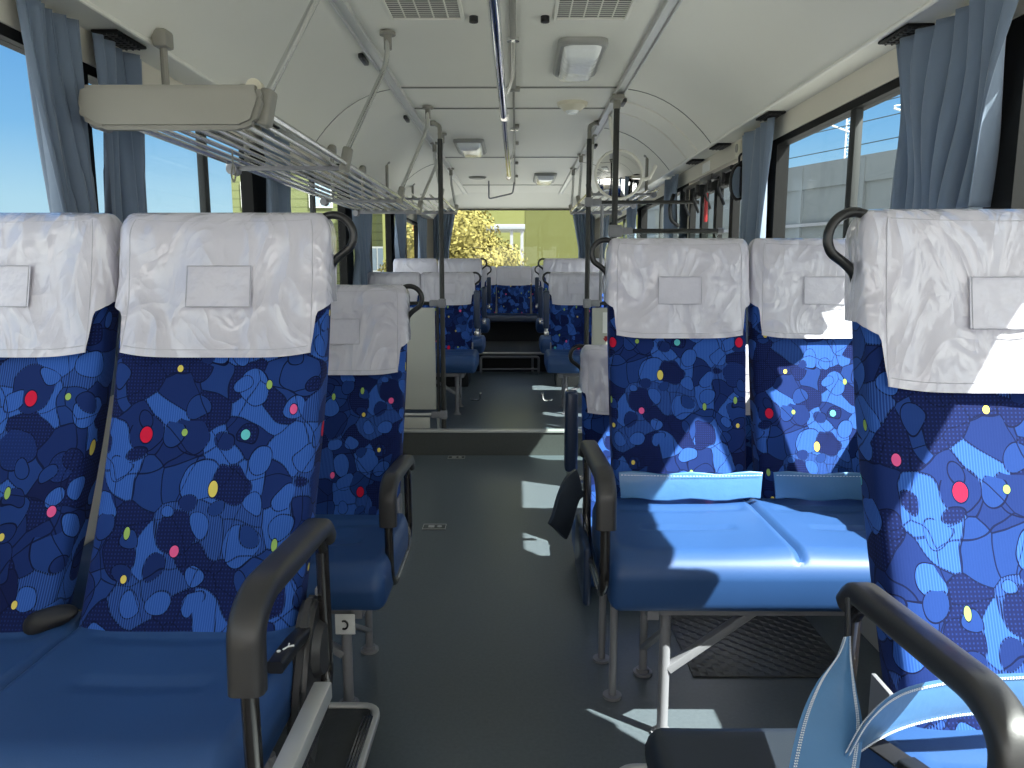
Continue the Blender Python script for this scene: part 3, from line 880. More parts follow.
# side bin / folded flap hanging beside the bench
bm = B(); box(bm, -.105, -.082, -.22, .10, .20, .375, .010, 3)
bm_obj('side_flap', bm, M['leatherdark'], t, smooth=40)
bm = B()
pts = [(-.09, .11, .47), (-.115, .08, .46), (-.135, .05, .42), (-.15, .02, .37), (-.165, 0.0, .345)]
sweep(bm, fillet(pts, .02), [(-.045, -.005), (-.02, -.009), (.02, -.006), (.05, -.009), (.05, .004), (.02, .007), (-.02, .003), (-.045, .004)], up=Vector((1, 0, .3)))
bm_obj('hanging_belt_flap', bm, M['leatherblack'], t, smooth=50)
bm = B(); tube(bm, [(-.02, .02, 0 - .095), (-.02, .02, .32)], .0115, 14); cyl(bm, (-.02, .02, -.095), .028, .008, 16)
bm_obj('leg', bm, M['greypaint'], t, smooth=40)
bm = B(); tube(bm, [(-.012, -.19, -.095), (-.012, -.19, .32)], .0115, 14); cyl(bm, (-.012, -.19, -.095), .028, .008, 16)
bm_obj('leg', bm, M['greypaint'], t, smooth=40)

# ---- right front: window seat with its aisle neighbour folded down
t = double_seat('folding_seat_pair', (.575, 1.065, .10), 1, 'nearest right seat with hanging light blue strap, its aisle neighbour folded flat',
    arm=(.10, -.31, .640, .30), rec=.23, by=-.03, bx=(.02, 0), fab=[(.127, .415)], W=.46, H=.81, wide=1, backs=(0,), legs=False, Wc=.035)
R1 = t
bm = cushion_bm(-.36, -.07, -.42, .10, .395, .075, None, None, 30)
bm_obj('folded_backrest', bm, M['leatherblack'], t, smooth=45)
bm = B()
for x in (-.30, -.10): box(bm, x - .014, x + .014, -.40, .02, .26, .30, .003)
for x in (-.30,): cyl(bm, (x, -.05, -.1), .014, .37, 14); cyl(bm, (x, -.05, -.1), .028, .008, 14)
bm_obj('folding_seat_frame', bm, M['greypaint'], t, smooth=40)
def ribbon(bm, pts, wdt, th=.006, up=Vector((0, 0, 1)), n_=6): 
    sweep(bm, fillet(pts, .05, n_), rrect(wdt, th, th * .45, 2), up=up)
# strap: wide light-blue vinyl band crossing the lap, with a hanging end on the aisle side
def band(name, pts_c, halfs, dirs, m, parent, th=.006):
    """thick band through centre points with per-point half width and width direction"""
    bm = bmesh.new(); n = len(pts_c); rows = []
    cs = [Vector(p) for p in pts_c]
    # smooth resample (Catmull-Rom)
    def cr_(P, t):
        i = min(int(t), len(P) - 2); f_ = t - i
        p0 = P[max(i - 1, 0)]; p1 = P[i]; p2 = P[i + 1]; p3 = P[min(i + 2, len(P) - 1)]
        return 0.5 * ((2 * p1) + (p2 - p0) * f_ + (2 * p0 - 5 * p1 + 4 * p2 - p3) * f_ * f_ + (3 * p1 - p0 - 3 * p2 + p3) * f_ ** 3)
    ds = [Vector(d_).normalized() for d_ in dirs]; hs = [Vector((h_, 0, 0)) for h_ in halfs]
    K = (n - 1) * 8; edge = []
    frames = []
    for k in range(K + 1):
        t_ = k / 8; frames.append((cr_(cs, t_), cr_(ds, t_).normalized(), cr_(hs, t_).x))
    for k, (c, d_, h_) in enumerate(frames):
        tg = (frames[min(k + 1, K)][0] - frames[max(k - 1, 0)][0]).normalized(); nr = tg.cross(d_).normalized()
        row = []
        for s, b_ in ((-1, 0), (-.6, .4), (0, .6), (.6, .4), (1, 0), (.6, -.4), (0, -.6), (-.6, -.4)):
            row.append(bm.verts.new(c + d_ * h_ * s + nr * th * b_))
        rows.append(row)
    for a, b_ in zip(rows[:-1], rows[1:]):
        for k in range(8): bm.faces.new((a[k], a[(k + 1) % 8], b_[(k + 1) % 8], b_[k]))
    bm.faces.new(rows[0]); bm.faces.new(rows[-1][::-1])
    ob = bm_obj(name, bm, m, parent, smooth=60)
    bm = B()
    for s in (-.86, .86, -.80, .80):
        acc = 0
        for k in range(K):
            c, d_, h_ = frames[k]; c2, d2, h2 = frames[k + 1]
            tg = (c2 - c).normalized(); nr = tg.cross(d_).normalized()
            for sg in (1, -1):
                if k % 1 == 0:
                    for q in range(3):
                        f0 = q / 3 + .05; f1 = q / 3 + .22
                        p0 = (c + d_ * h_ * s).lerp(c2 + d2 * h2 * s, f0) + nr * th * .42 * sg
                        p1 = (c + d_ * h_ * s).lerp(c2 + d2 * h2 * s, f1) + nr * th * .42 * sg
                        if (p1 - p0).length > 1e-4: sweep(bm, [p0, p1], circ(.0010, 4))
        if abs(s) == .80: pass
    bm_obj('stitching', bm, M['stitch'], ob, smooth=0)
    return ob
band('lap_strap', [(-.150, -.17, .500), (-.118, -.155, .535), (-.057, -.135, .562), (.035, -.115, .570), (.13, -.105, .570), (.27, -.09, .575), (.44, -.07, .58)],
     [.034, .040, .038, .036, .036, .036, .036], [(0.30, -.2, 1), (0.22, -.2, 1), (0, -.2, 1), (0, -.2, 1), (0, -.2, 1), (0, -.2, 1), (0, -.2, 1)], M['strap'], t)
band('strap_tongue_cover', [(-.092, -.045, .622), (-.102, -.06, .600), (-.128, -.10, .578), (-.150, -.14, .545), (-.180, -.19, .50), (-.205, -.23, .45), (-.22, -.26, .40)],
     [.004, .011, .028, .042, .045, .045, .045], [(1, .1, .1), (1, .1, .0), (1, .0, -.15), (1, -.05, -.1), (1, -.05, .1), (1, -.05, .15), (1, -.05, .15)], M['strap'], t)
bm = B(); tube(bm, [(-.075, .0, .66), (-.085, -.03, .635), (-.092, -.045, .62)], .004, 8); bm_obj('strap_cord', bm, M['belt'], t)
bm = B(); sweep(bm, [(-.055, -.16, .500), (-.040, -.225, .508)], rrect(.030, .018, .005), up=Vector((0, 0, 1)))
bk = bm_obj('belt_buckle', bm, M['black'], t, smooth=50)
bm = B(); sweep(bm, [(-.07, -.06, .48), (-.055, -.16, .500)], rrect(.036, .004, .001), up=Vector((0, 0, 1)))
bm_obj('belt_webbing', bm, M['belt'], t)
footrest(R1, 1, -.335, .13, .545, -.02)

# ---- right low seat behind the bench
t = double_seat('low_seat', (.298, 3.17, -.285), 1, 'low seats with white cover behind the strapped right pair, blue armrest turned up',
    cat='bus seat', arm=None, rec=.10, fab=(.2, .2), W=.44, H=.76, front=.29, legs=False, fine=True)
bm = B(); box(bm, -.085, -.030, -.03, .05, .665, 1.02, .014, 3)
a_ = bm_obj('armrest', bm, M['leatherdark'], t, smooth=40)
bm = B(); cyl(bm, (-.062, .01, .630), .014, .04, 12); box(bm, -.05, .02, -.0, .02, .61, .64, .004); bm_obj('armrest_hinge', bm, M['brushed'], a_)
bm = B(); box(bm, .02, .85, -.38, .0, .287, .33, .004); bm_obj('seat_base', bm, M['greypaint'], t)

# ---- rear rows
def rear_arm(t, side, y=.0):
    bm = B(); box(bm, *sorted((side * -.012, side * -.060)), y - .02, y + .05, .62, .92, .014, 3)
    a_ = bm_obj('armrest', bm, M['leatherdark'], t, smooth=40)
    bm = B(); cyl(bm, (-side * .034, y + .01, .585), .016, .04, 12); box(bm, -side * .034 - .02, -side * .034 + .02, y - .01, y + .02, .56, .60, .004)
    bm_obj('armrest_hinge', bm, M['brushed'], a_)
rows = [(5.92, .17, .62, 'first'), (7.25, .17, .75, 'second'), (8.55, .25, .61, 'third')]
protoR = {}
for y, z0, H, nm in rows:
    for side, x in ((-1, -.345), (1, .275)):
        sn = 'left' if side < 0 else 'right'
        lab = {('left', 'first'): 'first left pair on the raised rear floor, behind the pale partition board',
               ('right', 'first'): 'first right pair on the raised rear floor, partly sunlit beside the dark pole',
               ('left', 'second'): 'second left pair on the raised rear floor, covers taller than the pair ahead',
               ('right', 'second'): 'second right pair on the raised rear floor, covers taller than the pair ahead',
               ('left', 'third'): 'third left pair, just in front of the rear bench, mostly hidden',
               ('right', 'third'): 'third right pair, just in front of the rear bench, mostly hidden'}[(sn, nm)]
        dd = double_seat('double_seat', (x, y, z0), side, lab, group=None, arm=None, rec=.16, H=H, W=.42, front=.25, fine=(nm == 'first'), fab=(.07 * y, .05), legs=(nm == 'first'))
        rear_arm(dd, side, -.02 if nm == 'first' else 0)
        if nm == 'first':
            bm = B(); tube(bm, [(side * .0, -.30, .10), (-side * .07, -.34, .10), (-side * .075, -.36, .16)], .008, 8, .03)
            bm_obj('foot_pedal', bm, M['brushed'], dd)
        if nm != 'first':
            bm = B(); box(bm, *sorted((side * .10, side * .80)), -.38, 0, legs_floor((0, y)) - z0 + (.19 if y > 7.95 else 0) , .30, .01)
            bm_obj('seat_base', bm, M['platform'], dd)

# ---- rear bench of five places
t = thing('rear_bench', (-.03, 9.72, .36), 'full-width blue rear bench with five white covered headrests under the rear window', 'bus seat')
for i in range(5):
    cx = (i - 2) * .455; 
    b = mesh_obj('backrest', mesh_back(.45, .60, .13), None, t, smooth=40, loc=(cx, 0, .33)); b['fabric_offset'] = [i * .11, .1, 0.0]
    cv = mesh_obj('headrest_cover', mesh_cover(.44, .60, .13, .235, .235, 0, False), None, t, smooth=60, loc=(cx, 0, .33))
    pocket_seam(cv, .44, .60, .13, .60 - .15)
bm_obj('seat_cushion', cushion_bm(-1.14, 1.14, -.42, .03, .33, .09, None, None, 20), M['leatherdark'], t, smooth=45)
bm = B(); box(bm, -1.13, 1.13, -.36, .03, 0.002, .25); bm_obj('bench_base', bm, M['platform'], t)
# pipe frame on the floor before the bench
t = thing('pipe_footrail', (-.06, 7.80, .17), 'low grey pipe rail on the floor at the end of the rear aisle', 'rail')
bm = B(); tube(bm, [(-.31, 0, .0), (-.31, 0, .175), (.30, 0, .175), (.30, 0, 0)], .013, 10, .03); bm_obj('upper_rail', bm, M['greypaint'], t)
bm = B(); tube(bm, [(-.30, 0, .045), (.30, 0, .045)], .010, 10); tube(bm, [(.235, .03, 0), (.235, .03, .18)], .012, 10); bm_obj('lower_rail', bm, M['greypaint'], t)
bm = B(); tube(bm, [(-.34, .08, .205), (.40, .08, .205)], .012, 10); bm_obj('edge_rail', bm, M['alu'], t)

# ============================================================ luggage racks
def rack(name, label, xi, xo, y0, y1, z, nbar, hangs, endcap=True, railx=None, bend=True):
    """xi inner (aisle) edge x, xo outer (window) edge x"""
    t = thing(name, ((xi + xo) / 2, y0, z), label, 'luggage rack')
    cx = (xi + xo) / 2; s = 1 if xi > xo else -1; Lw = abs(xi - xo); ln = y1 - y0
    for k in range(nbar):
        f_ = k / (nbar - 1); x = s * Lw * (.5 - f_)
        bm = B(); zz = -.012 + .010 * f_
        tube(bm, [(x, 0.02, zz), (x, ln, zz)], .0085 if 0 < k < nbar - 1 else .012, 8); bm_obj('bar', bm, M['brushed'], t)
    # rounded frame end far
    bm = B(); tube(bm, fillet([(s * Lw / 2, ln - .05, -.012), (s * Lw / 2, ln, -.012), (-s * Lw / 2, ln, -.006), (-s * Lw / 2, ln - .05, -.006)], .04), .011, 8); bm_obj('end_rail', bm, M['greypaint'], t)
    ncross = max(2, len(hangs))
    for hy in hangs:
        bm = B(); box(bm, -Lw / 2, Lw / 2, hy - y0 - .012, hy - y0 + .012, -.038, -.020, .003)
        cyl(bm, (-s * (Lw / 2 - .02), hy - y0 - .03, -.035), .022, .06, 12, 'Y')
        bm_obj('cross_member', bm, M['greypaint'], t)
        # hanger rod
        dyy = .20 if endcap else 0; rx = (railx - cx); zt = ZC - z - .005
        bm = B()
        if bend: tube(bm, fillet([(s * Lw / 2 + s * .0, hy - y0, .03), (rx + s * .008, hy - y0 + dyy * .9, zt - .13), (rx + s * .01, hy - y0 + dyy, zt)], .06, 8), .0115, 12)
        else: tube(bm, [(s * Lw / 2, hy - y0, .0), (rx, hy - y0, zt)], .010, 10)
        h_ = bm_obj('hanger_rod', bm, M['brushed'], t)
        bm = B(); box(bm, s * Lw / 2 - .018, s * Lw / 2 + .018, hy - y0 - .028, hy - y0 + .028, -.045, .055, .010, 3,
                      M4=Matrix.Translation((s * Lw / 2, 0, 0)) @ Matrix.Rotation(s * .22, 4, 'Y') @ Matrix.Translation((-s * Lw / 2, 0, 0)))
        bm_obj('hanger_socket', bm, M['greyplastic'], h_)
        bm = B(); cyl(bm, (rx + s * .01, hy - y0 + dyy, zt - .07), .017, .06, 14); cyl(bm, (rx + s * .01, hy - y0 + dyy, zt - .012), .034, .012, 18)
        bm_obj('hanger_flange', bm, M['greyplastic'], h_)
        # wall side support
        bm = B(); wy = hy - y0 + (.30 if hy == hangs[0] and endcap else .02); wx = -s * (Lw / 2 - .07)
        tube(bm, [(wx, wy, .0), (wx, wy, .28)], .012, 10)
        box(bm, wx - .024, wx + .024, wy - .03, wy + .03, .245, .30, .010)
        bm_obj('wall_support', bm, M['greyplastic'], t)
    if endcap:
        bm = B(); half = Lw / 2 + .004
        prof = [(-half, .055), (half - .005, .055), (half + .005, .02), (half - .02, -.045), (half - .06, -.062), (-half + .05, -.062), (-half - .005, -.035), (-half - .012, -.005)]
        prism(bm, [(x * s, zz) for x, zz in prof], 'Y', -.045, .0)
        bmesh.ops.bevel(bm, geom=bm.edges[:], offset=.012, segments=4, affect='EDGES')
        bm_obj('end_cap', bm, M['greyplastic'], t, smooth=40)
        bm = B(); cyl(bm, (s * (half - .03), -.0, .058), .022, .03, 20, 'Y'); bm_obj('pivot_disc', bm, M['beige'], t)
        bm = B(); pts = [(-.02, .45, -.04), (-.02, .45, -.08), (-.012, .45, -.125), (-.02, .45, -.15), (-.028, .45, -.125), (-.02, .45, -.085)]
        tube(bm, fillet(pts, .01), .003, 6); bm_obj('strap_loop', bm, M['greyplastic'], t)
    return t
rack('luggage_rack', 'long chrome-barred overhead luggage rack on the left with a grey plastic end cap', -.695, -1.175, 2.14, 5.65, 1.69, 9, (2.16, 3.14, 4.60, 5.50), railx=CL + .11)
rack('luggage_rack', 'short overhead luggage rack at the rear left over the raised floor', -.60, -1.10, 5.95, 7.7, 1.84, 8, (6.1, 7.6), endcap=False, railx=CL + .01, bend=True)
rack('luggage_rack', 'short overhead luggage rack at the rear right behind the round mirror', .55, 1.05, 5.65, 7.7, 1.84, 8, (5.75, 6.7, 7.6), endcap=False, railx=CR - .01, bend=True)

# ============================================================ poles, partitions
t = thing('stanchion_pole', (.575, 4.45, 0), 'dark vertical pole rising to the ceiling beside the step well on the right', 'pole')
bm = B(); cyl(bm, (0, 0, 0), .0175, 2.16, 16); bm_obj('pole_tube', bm, M['pole'], t, smooth=40)
bm = B(); cyl(bm, (0, 0, 2.16), .021, .06, 16); box(bm, -.035, .035, -.06, .06, 2.205, 2.232, .006); bm_obj('pole_mount', bm, M['greyplastic'], t)
bm = B(); box(bm, -.035, .045, -.026, .026, 1.44, 1.51, .008); box(bm, .03, .105, -.020, .020, 1.455, 1.495, .006); bm_obj('clamp', bm, M['greypaint'], t)
t2 = thing('windbreak_screen', (.90, 4.45, 0), 'black-topped clear screen right of the dark ceiling pole', 'screen')
bm = B(); tube(bm, [(-.225, 0, 1.475), (.295, 0, 1.475)], .014, 12); bm_obj('top_rail', bm, M['pole'], t2)
bm = B(); box(bm, -.29, .28, -.004, .004, .75, 1.46); bm_obj('clear_sheet', bm, M['acrylic'], t2, smooth=0)
bm = B(); box(bm, -.29, .28, -.008, .008, .10, .75); bm_obj('lower_board', bm, M['panel'], t2, smooth=0)
bm = B(); cyl(bm, (.28, 0, 1.475), .018, .03, 14, 'X'); bm_obj('wall_mount', bm, M['greypaint'], t2)

def step_pole(name, x, label):
    t = thing(name, (x, 5.02, .17), label, 'pole')
    bm = B(); cyl(bm, (0, 0, 0), .0165, 1.92, 16); bm_obj('pole_tube', bm, M['pole'], t, smooth=40)
    s = -1 if x < 0 else 1
    bm = B(); tube(bm, fillet([(0, 0, 1.92), (0, 0, 2.0), (s * .07, .25, 2.07)], .05), .014, 10); cyl(bm, (s*.07, .25, 2.05), .02, .03, 12); bm_obj('pole_mount', bm, M['greyplastic'], t)
    for z in ((.86, .10) if x < 0 else (.86, 1.52)):
        bm = B()
        box(bm, -.024, .024, -.024, .024, z - .03, z + .03, .006)
        box(bm, *sorted((s * .015, s * .085)), -.02, .02, z - .022, z + .022, .006)
        for dx in (0, s * .05): 
            for dz in (-.012, .012): cyl(bm, (dx, -.028, z + dz), .005, .008, 8, 'Y')
        bm_obj('clamp', bm, M['greypaint'], t)
    return t
step_pole('stanchion_pole', -.495, 'dark vertical pole at the left end of the step, beside the white partition board')
step_pole('stanchion_pole', .475, 'dark vertical pole at the right of the step, in front of the rear window')
# left partition
t = thing('partition_panel', (-.88, 5.02, .17), 'pale partition board in a dark frame left of the step', 'partition')
bm = B(); box(bm, -.34, .335, -.008, .008, .135, .83, .006); bm_obj('board', bm, M['panel'], t)
bm = B(); tube(bm, [(-.37, 0, .86), (.30, 0, .86)], .012, 10); tube(bm, [(.352, 0, .12), (.352, 0, .84)], .010, 10); bm_obj('top_rail', bm, M['pole'], t)
bm = B(); tube(bm, [(-.37, 0, .10), (.30, 0, .10)], .011, 10); tube(bm, [(.30, 0, .10), (.345, 0, .09), (.35, 0, .0)], .011, 10, .02); bm_obj('lower_rail', bm, M['alu'], t)
bm = B(); box(bm, -.34, .29, -.010, .010, .005, .08, .003); bm_obj('kick_board', bm, M['panel'], t)
# right partition
t = thing('partition_panel', (.85, 5.02, .17), 'pale partition board with red arrow sticker at the right of the step', 'partition')
bm = B(); box(bm, -.34, .345, -.008, .008, .135, .83, .006); bd = bm_obj('board', bm, M['panel'], t)
bm = B(); tube(bm, [(-.30, 0, .86), (.35, 0, .86)], .012, 10); bm_obj('top_rail', bm, M['pole'], t)
bm = B(); tube(bm, [(-.30, 0, 1.52), (.35, 0, 1.52)], .012, 10); bm_obj('upper_rail', bm, M['pole'], t)
bm = B(); tube(bm, [(-.285, 0, .86), (-.285, 0, 1.5)], .011, 10); bm_obj('post', bm, M['greypaint'], t)
bm = B(); prism(bm, [(-.255, .64), (-.235, .64), (-.235, .625), (-.225, .625), (-.245, .60), (-.265, .625), (-.255, .625)], 'Y', -.011, -.0085)
bm_obj('arrow_sticker', bm, M['red'], bd)
bm = B(); box(bm, -.268, -.222, -.0105, -.0085, .66, .80); lb = bm_obj('notice_sticker', bm, M['white'], bd)

# centre grab rail under the ceiling
t = thing('ceiling_grab_rail', (-.05, 1.0, 1.915), 'long chrome grab rail hanging along the middle of the ceiling', 'grab rail')
bm = B(); tube(bm, [(-.012, -1.6, 0), (0, 4.55, 0)], .0165, 16); bm_obj('rail_tube', bm, M['chrome'], t)
bm = B(); cyl(bm, (-.005, 4.53, 0), .021, .03, 16, 'Y')
for y in (2.42, 4.50):
    tube(bm, [(-.002, y, 0), (-.002, y, .07), (.036, y, .17), (.036, y, .33)], .0095, 10, .03); cyl(bm, (-.002, y - .02, 0), .022, .04, 16, 'Y'); cyl(bm, (.036, y, .315), .028, .015, 14)
bm_obj('bracket', bm, M['brushed'], t)
# cable duct on the ceiling
t = thing('cable_duct', (-.014, 2.8, ZC), 'thin beige cable duct along the ceiling centre beside the chrome rail', 'duct')
bm = B(); box(bm, -.014, .014, -4.2, 1.50, -.016, 0, .004); bm_obj('wide_duct', bm, M['greyplastic'], t)
bm = B(); box(bm, -.007, .007, 1.52, 6.3, -.012, 0, .003); box(bm, -.03, .035, 1.50, 1.55, -.02, 0, .004); bm_obj('narrow_duct', bm, M['greyplastic'], t)
for k, y in enumerate((2.6, 3.3, 4.4, 5.4)):
    bm = B(); box(bm, .004, .035, y - .03, y + .03, -.022, 0, .004); bm_obj('duct_clip', bm, M['greyplastic'], t)
# thin pipe gantry at the rear ceiling
t = thing('ceiling_pipe', (-.1, 8.7, ZC), 'thin bent grey pipe hanging under the rear ceiling', 'pipe')
bm = B(); tube(bm, [(-.21, 0, 0), (-.21, 0, -.20), (.06, .1, -.13), (.08, .1, 0)], .009, 8, .03); bm_obj('pipe_tube', bm, M['greypaint'], t)

# ============================================================ ceiling fittings
def lamp(x0, x1, y0, y1, label, d=.05):
    t = thing('ceiling_lamp', ((x0 + x1) / 2, (y0 + y1) / 2, ZC), label, 'ceiling lamp')
    a, b_ = (x1 - x0) / 2, (y1 - y0) / 2
    bm = B(); prof = [(0, 0), (.030, 0), (.030, -.012), (.020, -.026), (.006, -.030), (0, -.02)]
    loop = fillet([(-a, -b_, 0), (a, -b_, 0), (a, b_, 0), (-a, b_, 0), (-a, -b_, 0)], .03, 5)
    outer = rrect(2 * a, 2 * b_, .05, 5); inner = rrect(2 * a - .05, 2 * b_ - .05, .04, 5)
    rings = [(outer, 0), (outer, -.016), (rrect(2 * a - .02, 2 * b_ - .02, .05, 5), -.028), (inner, -.028), (inner, -.01)]
    rv = [[bm.verts.new((x, y, z)) for x, y in r] for r, z in rings]
    for r0, r1 in zip(rv[:-1], rv[1:]):
        for k in range(len(r0)): bm.faces.new((r0[k], r0[(k + 1) % len(r0)], r1[(k + 1) % len(r0)], r1[k]))
    bm_obj('lamp_frame', bm, M['lampframe'], t, smooth=40)
    bm = B(); rv = []
    for q in range(8):
        f_ = q / 7; sc_ = math.cos(f_ * PI / 2 * .92); z = -.018 - d * math.sin(f_ * PI / 2)
        rv.append([bm.verts.new((x * (.45 + .55 * sc_), y * (.45 + .55 * sc_), z)) for x, y in inner])
    for r0, r1 in zip(rv[:-1], rv[1:]):
        for k in range(len(r0)): bm.faces.new((r0[k], r0[(k + 1) % len(r0)], r1[(k + 1) % len(r0)], r1[k]))
    bm.faces.new(rv[-1]); bm_obj('diffuser', bm, M['lens'], t, smooth=60)
lamp(.185, .405, 3.42, 4.02, 'nearest clear domed ceiling lamp, right of the chrome rail', .055)
lamp(-.49, -.25, 5.95, 6.60, 'domed ceiling lamp on the left over the start of the raised floor', .05)
lamp(.19, .43, 8.0, 8.7, 'small-looking domed ceiling lamp farthest back on the right', .05)
t = thing('emergency_sensor', (.34, 4.72, ZC), 'round cream dome fitting on the ceiling behind the nearest lamp', 'ceiling fitting')
bm = B()
for (r0_, z0_, r1_, h_) in ((.095, 0, .088, .02), (.080, -.02, .05, .028)): cyl(bm, (0, 0, z0_ - h_), r1_, h_, 32, 'Z', r2=r0_)
bm_obj('dome', bm, M['beige'], t, smooth=30)
bm = B(); cyl(bm, (0, 0, -.062), .030, .016, 24, 'Z', r2=.045); bm_obj('dome_lens', bm, M['lens'], t, smooth=30)
t = thing('ceiling_speaker', (-.42, 8.35, ZC), 'flat round speaker on the rear left ceiling', 'speaker')
bm = B(); cyl(bm, (0, 0, -.016), .085, .016, 28, 'Z', r2=.10); bm_obj('speaker_rim', bm, M['greyplastic'], t)
bm = B(); cyl(bm, (0, 0, -.02), .065, .006, 24); bm_obj('speaker_mesh', bm, M['lampframe'], t)

def grille(x0, x1, y0, y1, label, knobx):
    t = thing('ventilation_grille', ((x0 + x1) / 2, (y0 + y1) / 2, ZC), label, 'air vent', group=None)
    a, b_ = (x1 - x0) / 2, (y1 - y0) / 2
    bm = B(); sweep(bm, [(-a, -b_, -.003), (a, -b_, -.003), (a, b_, -.003), (-a, b_, -.003)], rrect(.016, .010, .003), closed=True)
    bm_obj('grille_frame', bm, M['ceiling'], t)
    bm = B(); box(bm, -a, a, -b_, b_, -.0006, .0); bm_obj('grille_recess', bm, M['black'], t)
    bm = B(); n_ = 26
    for k in range(n_):
        y = -b_ + 2 * b_ * (k + .5) / n_; box(bm, -a, a, y - .0036, y + .0036, -.0026, -.0015)
    for k in range(1, 5):
        x = -a + 2 * a * k / 5; box(bm, x - .003, x + .003, -b_, b_, -.0032, -.0015)
    bm_obj('louvres', bm, M['ceiling'], t, smooth=0)
    bm = B(); cyl(bm, (knobx - (x0 + x1) / 2, b_ - .02, -.022), .018, .022, 18); bm_obj('vent_knob', bm, M['black'], t)
grille(-.50, -.215, 2.6, 3.18, 'louvred ceiling vent left of the chrome rail with black knob', -.17)
grille(.155, .44, 2.6, 3.18, 'louvred ceiling vent right of the chrome rail with black knob', .115)

# small black outlets under the duct lips
def outlet(x, y, label, group):
    t = thing('air_outlet', (x, y, ZW), label, 'air vent', group)
    bm = B(); box(bm, -.040, .040, -.09, .09, -.010, -.0005, .004); bm_obj('outlet_bezel', bm, M['blackframe'], t)
    bm = B()
    for k in range(7): box(bm, -.03, .03, -.075 + k * .022, -.067 + k * .022, -.014, -.009)
    for k in range(3): box(bm, -.022 + k * .02, -.018 + k * .02, -.08, .08, -.015, -.010)
    bm_obj('outlet_vanes', bm, M['arm'], t, smooth=0); return t
outlet(1.16, 2.36, 'black air outlet above the nearest right curtain', None)
outlet(1.16, 3.55, 'black air outlet above the far right curtain, before the door', None)
outlet(1.16, 4.4, 'black air outlet over the door, first past the far right curtain', None)
outlet(1.16, 5.0, 'black air outlet over the door, next to the round mirror', None)
outlet(-1.21, 2.40, 'black air outlet above the second left curtain', None)
outlet(-1.21, 3.75, 'black air outlet over the left luggage rack middle', None)
outlet(-1.21, 5.2, 'black air outlet over the far part of the left luggage rack', None)
# little latches on the ceiling rails
for (x, y, lab) in ((CL - .055, 3.7, 'black catch beside the left ceiling rail, nearest'), (CL - .055, 5.1, 'black catch beside the left ceiling rail, past the second hanger'), (CR + .05, 4.62, 'black catch beside the right ceiling rail at the pole head'), (CR + .05, 6.2, 'black catch beside the right ceiling rail past the step')):
    bm = B(); box(bm, -.012, .012, -.07, .07, -.022, .0, .005); o = bm_obj('rail_catch', bm, M['black'], None, loc=(x, y, ZC - .008)); tag(o, lab, 'catch')

# ============================================================ door, mirror
t = thing('door_1', (XR + .03, 4.72, 0), None, None); t['kind'] = 'structure'
for k in range(4):
    y0 = -.70 + .35 * k
    bm = B(); zt = 1.84
    for a, b_ in ((y0, y0 + .035), (y0 + .315, y0 + .35)): box(bm, -.02, .02, a, b_, 0.02, zt)
    box(bm, -.02, .02, y0 + .03, y0 + .32, 1.74, zt); box(bm, -.02, .02, y0 + .03, y0 + .32, .02, .10); box(bm, -.02, .02, y0 + .03, y0 + .32, .80, .86)
    lf = bm_obj('door_leaf', bm, M['blackframe'], t, smooth=0)
    bm = B(); box(bm, -.003, .003, y0 + .03, y0 + .32, .86, 1.74); box(bm, -.003, .003, y0 + .03, y0 + .32, .10, .80); bm_obj('pane', bm, M['glass'], lf, smooth=0)
t = thing('door_mechanism', (1.17, 4.72, 1.78), 'black door opening linkage over the right side door', 'door gear')
bm = B(); tube(bm, [(0, -.55, .02), (0, .60, .02)], .014, 10); box(bm, -.02, .03, -.18, .10, 0, .035, .005); bm_obj('drive_rod', bm, M['black'], t)
for y in (-.40, -.10, .20, .48):
    bm = B(); tube(bm, [(0, y, .02), (-.03, y + .02, -.06), (.0, y + .05, -.12), (.02, y + .06, -.16)], .009, 8, .02); cyl(bm, (-.02, y, -.05), .020, .02, 12, 'X'); box(bm, -.02, .0, y - .02, y + .025, -.04, .01, .004)
    bm_obj('linkage_arm', bm, M['black'], t)
bm = B(); box(bm, -.02, .0, -.06, -.04, -.24, -.05, .004); bm_obj('emergency_lever', bm, M['red'], t)
bm = B(); tube(bm, [(1.12, 5.44, 1.78), (1.09, 5.42, 1.70), (1.10, 5.42, 1.60), (1.16, 5.44, 1.56)], .014, 10, .03)
tag(bm_obj('door_grab_handle', bm, M['handle']), 'curved black grab handle at the far edge of the side door', 'handle')
t = thing('chime_box', (1.195, 4.08, 1.885), 'small beige box on the wall panel over the side door', 'box')
bm = B(); box(bm, -.03, .012, -.045, .045, -.035, .035, .006); bm_obj('box_body', bm, M['beige'], t)
bm = B(); cyl(bm, (-.034, 0, 0), .022, .005, 18, 'X'); bm_obj('box_grille', bm, M['greyplastic'], t)
bm = B(); box(bm, 1.2045, 1.2075, 4.80, 4.98, 1.865, 1.925); tag(bm_obj('notice_sticker', bm, M['white'], smooth=0), 'white notice sticker on the panel over the side door', 'sticker')

